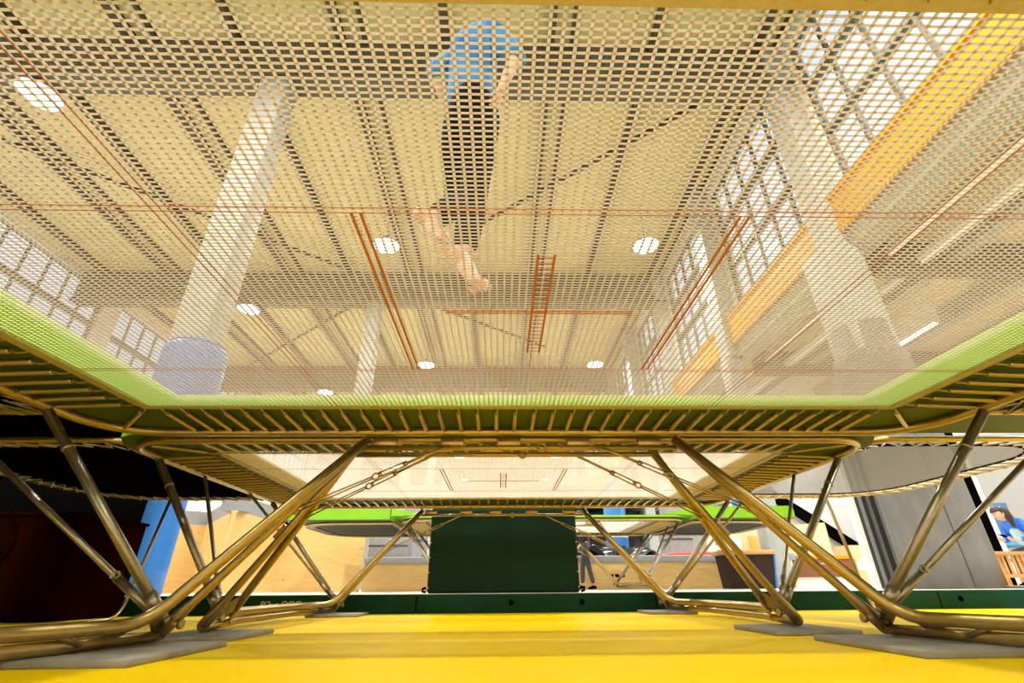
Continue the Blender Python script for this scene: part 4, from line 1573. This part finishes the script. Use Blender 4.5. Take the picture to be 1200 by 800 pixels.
figure(jp, J, 1.0, True, 1.12, M_SHIRT, M_TROUSER, 'shirt', 'trousers',
       foot_dirs={'l': ((0.62, 0.12, -0.72), (-0.55, -0.75, -0.35)), 'r': ((0.55, 0.12, -0.72), (-0.40, -0.75, -0.5))},
       hand_dirs={'l': {'n': (0.5, -0.5, 0), 'side': (0, 0, 1), 'curl': 0.6}, 'r': {'d': (-0.25, 0.05, -0.9), 'n': (-0.9, 0.3, 0), 'side': (0.3, 0.9, 0), 'curl': 0.55}}, hem=0.95)
hair_cap(J['head'], J['face'], J['up']).build('hair', M_HAIR, jp)

# man standing behind the background trampoline
mp = thing('person', 'man in black top and charcoal trousers standing behind the background trampoline', 'person', (1.93, 11.25, PF))
J = {k: Vector(v) for k, v in {
    'pelvis': (0.0, 0, 0.95), 'waist': (-0.01, 0, 1.10), 'chest': (-0.03, 0, 1.34), 'neck0': (-0.05, -0.01, 1.50), 'neck1': (-0.07, -0.02, 1.55), 'head': (-0.10, -0.03, 1.66),
    'lsh': (-0.06, -0.17, 1.43), 'rsh': (-0.01, 0.17, 1.43), 'lel': (0.02, -0.25, 1.16), 'rel': (0.05, 0.24, 1.16), 'lwr': (-0.12, -0.24, 0.98), 'rwr': (-0.10, 0.22, 0.98),
    'lhip': (0.0, -0.09, 0.90), 'rhip': (0.0, 0.09, 0.90), 'lkn': (-0.10, -0.11, 0.50), 'rkn': (0.08, 0.10, 0.50), 'lan': (-0.13, -0.12, 0.095), 'ran': (0.18, 0.11, 0.095)}.items()}
J['face'] = (-0.95, -0.3, -0.2)
J['up'] = (0, 0, 1)
figure(mp, J, 1.0, False, 1.85, mat('black knit', (0.015, 0.014, 0.015), 0.85), M_GREYCLOTH, 'sweater', 'trousers')
hair_cap(J['head'], J['face'], J['up']).build('hair', M_HAIR, mp)
shoe(mp, J['lan'], (-1, -0.2, 0))
shoe(mp, J['ran'], (-0.9, -0.4, 0))

# woman bending over her phone at the right edge
wp = thing('person', 'woman in a bright blue jacket bending over a phone at the right edge', 'person', (8.64, 7.15, PF))
J = {k: Vector(v) for k, v in {
    'pelvis': (0.34, 0.0, 0.62), 'waist': (0.27, 0, 0.74), 'chest': (0.15, 0, 0.93), 'neck0': (0.02, -0.01, 1.06), 'neck1': (-0.03, -0.02, 1.10), 'head': (-0.10, -0.03, 1.14),
    'lsh': (0.08, -0.17, 1.00), 'rsh': (0.12, 0.16, 1.00), 'lel': (0.13, -0.26, 0.74), 'rel': (0.16, 0.24, 0.74), 'lwr': (-0.13, -0.20, 0.715), 'rwr': (-0.10, 0.10, 0.72),
    'lhip': (0.34, -0.10, 0.56), 'rhip': (0.34, 0.10, 0.56), 'lkn': (-0.02, -0.12, 0.52), 'rkn': (0.0, 0.12, 0.52), 'lan': (0.05, -0.12, 0.095), 'ran': (0.06, 0.12, 0.095)}.items()}
J['face'] = (-0.80, -0.15, -0.60)
J['up'] = (-0.5, 0, 0.8)
figure(wp, J, 0.95, False, 1.85, M_JACKET, M_GREYCLOTH, 'jacket', 'leggings',
       hand_dirs={'l': {'d': (-0.9, 0.2, 0.1), 'n': (0, 0.3, 1), 'side': (0, 1, 0.2), 'curl': 0.75}, 'r': {'d': (-0.8, -0.5, 0.1), 'n': (0, -0.3, 1), 'side': (0, -1, 0.2), 'curl': 0.7}})
hair_cap(J['head'], J['face'], J['up'], long=([(-0.07, -0.03, 1.23), (0.0, -0.05, 1.18), (0.03, -0.09, 1.05), (0.0, -0.11, 0.93)], [0.05, 0.07, 0.055, 0.02])).build('hair', M_HAIR, wp)
front = MB()
vs, fs = skin_graph({'a': ((0.06, -0.03, 0.95), 0.11), 'b': ((0.16, -0.03, 0.76), 0.12), 'c': ((0.20, -0.05, 0.62), 0.125)}, [('a', 'b'), ('b', 'c')], 2)
front.add(vs, fs, True).build('top', M_TOP, wp)
shoe(wp, J['lan'], (-1, 0, 0))
shoe(wp, J['ran'], (-1, 0, 0))
ph = MB().obox((0, 0, 0), (0.15, 0.075, 0.009), Quaternion((0, 1, 0), 0.35)).build('phone', M_BLACK)
ph.location = (8.64 - 0.235, 7.15 - 0.12, PF + 0.772)
tag(ph, 'black phone held by the woman in the blue jacket', 'phone')
t = thing('bench', 'low wooden bench the woman in the blue jacket sits on', 'bench', (9.09, 7.15, PF))
MB().rbox(-0.25, 0.4, -0.45, 0.45, 0.40, 0.455, 0.01, 2).build('seat', M_WOOD, t)
for x in (-0.2, 0.35):
    for y in (-0.38, 0.38):
        MB().box(x - 0.03, x + 0.03, y - 0.03, y + 0.03, 0, 0.40).build('leg', M_WOOD, t)
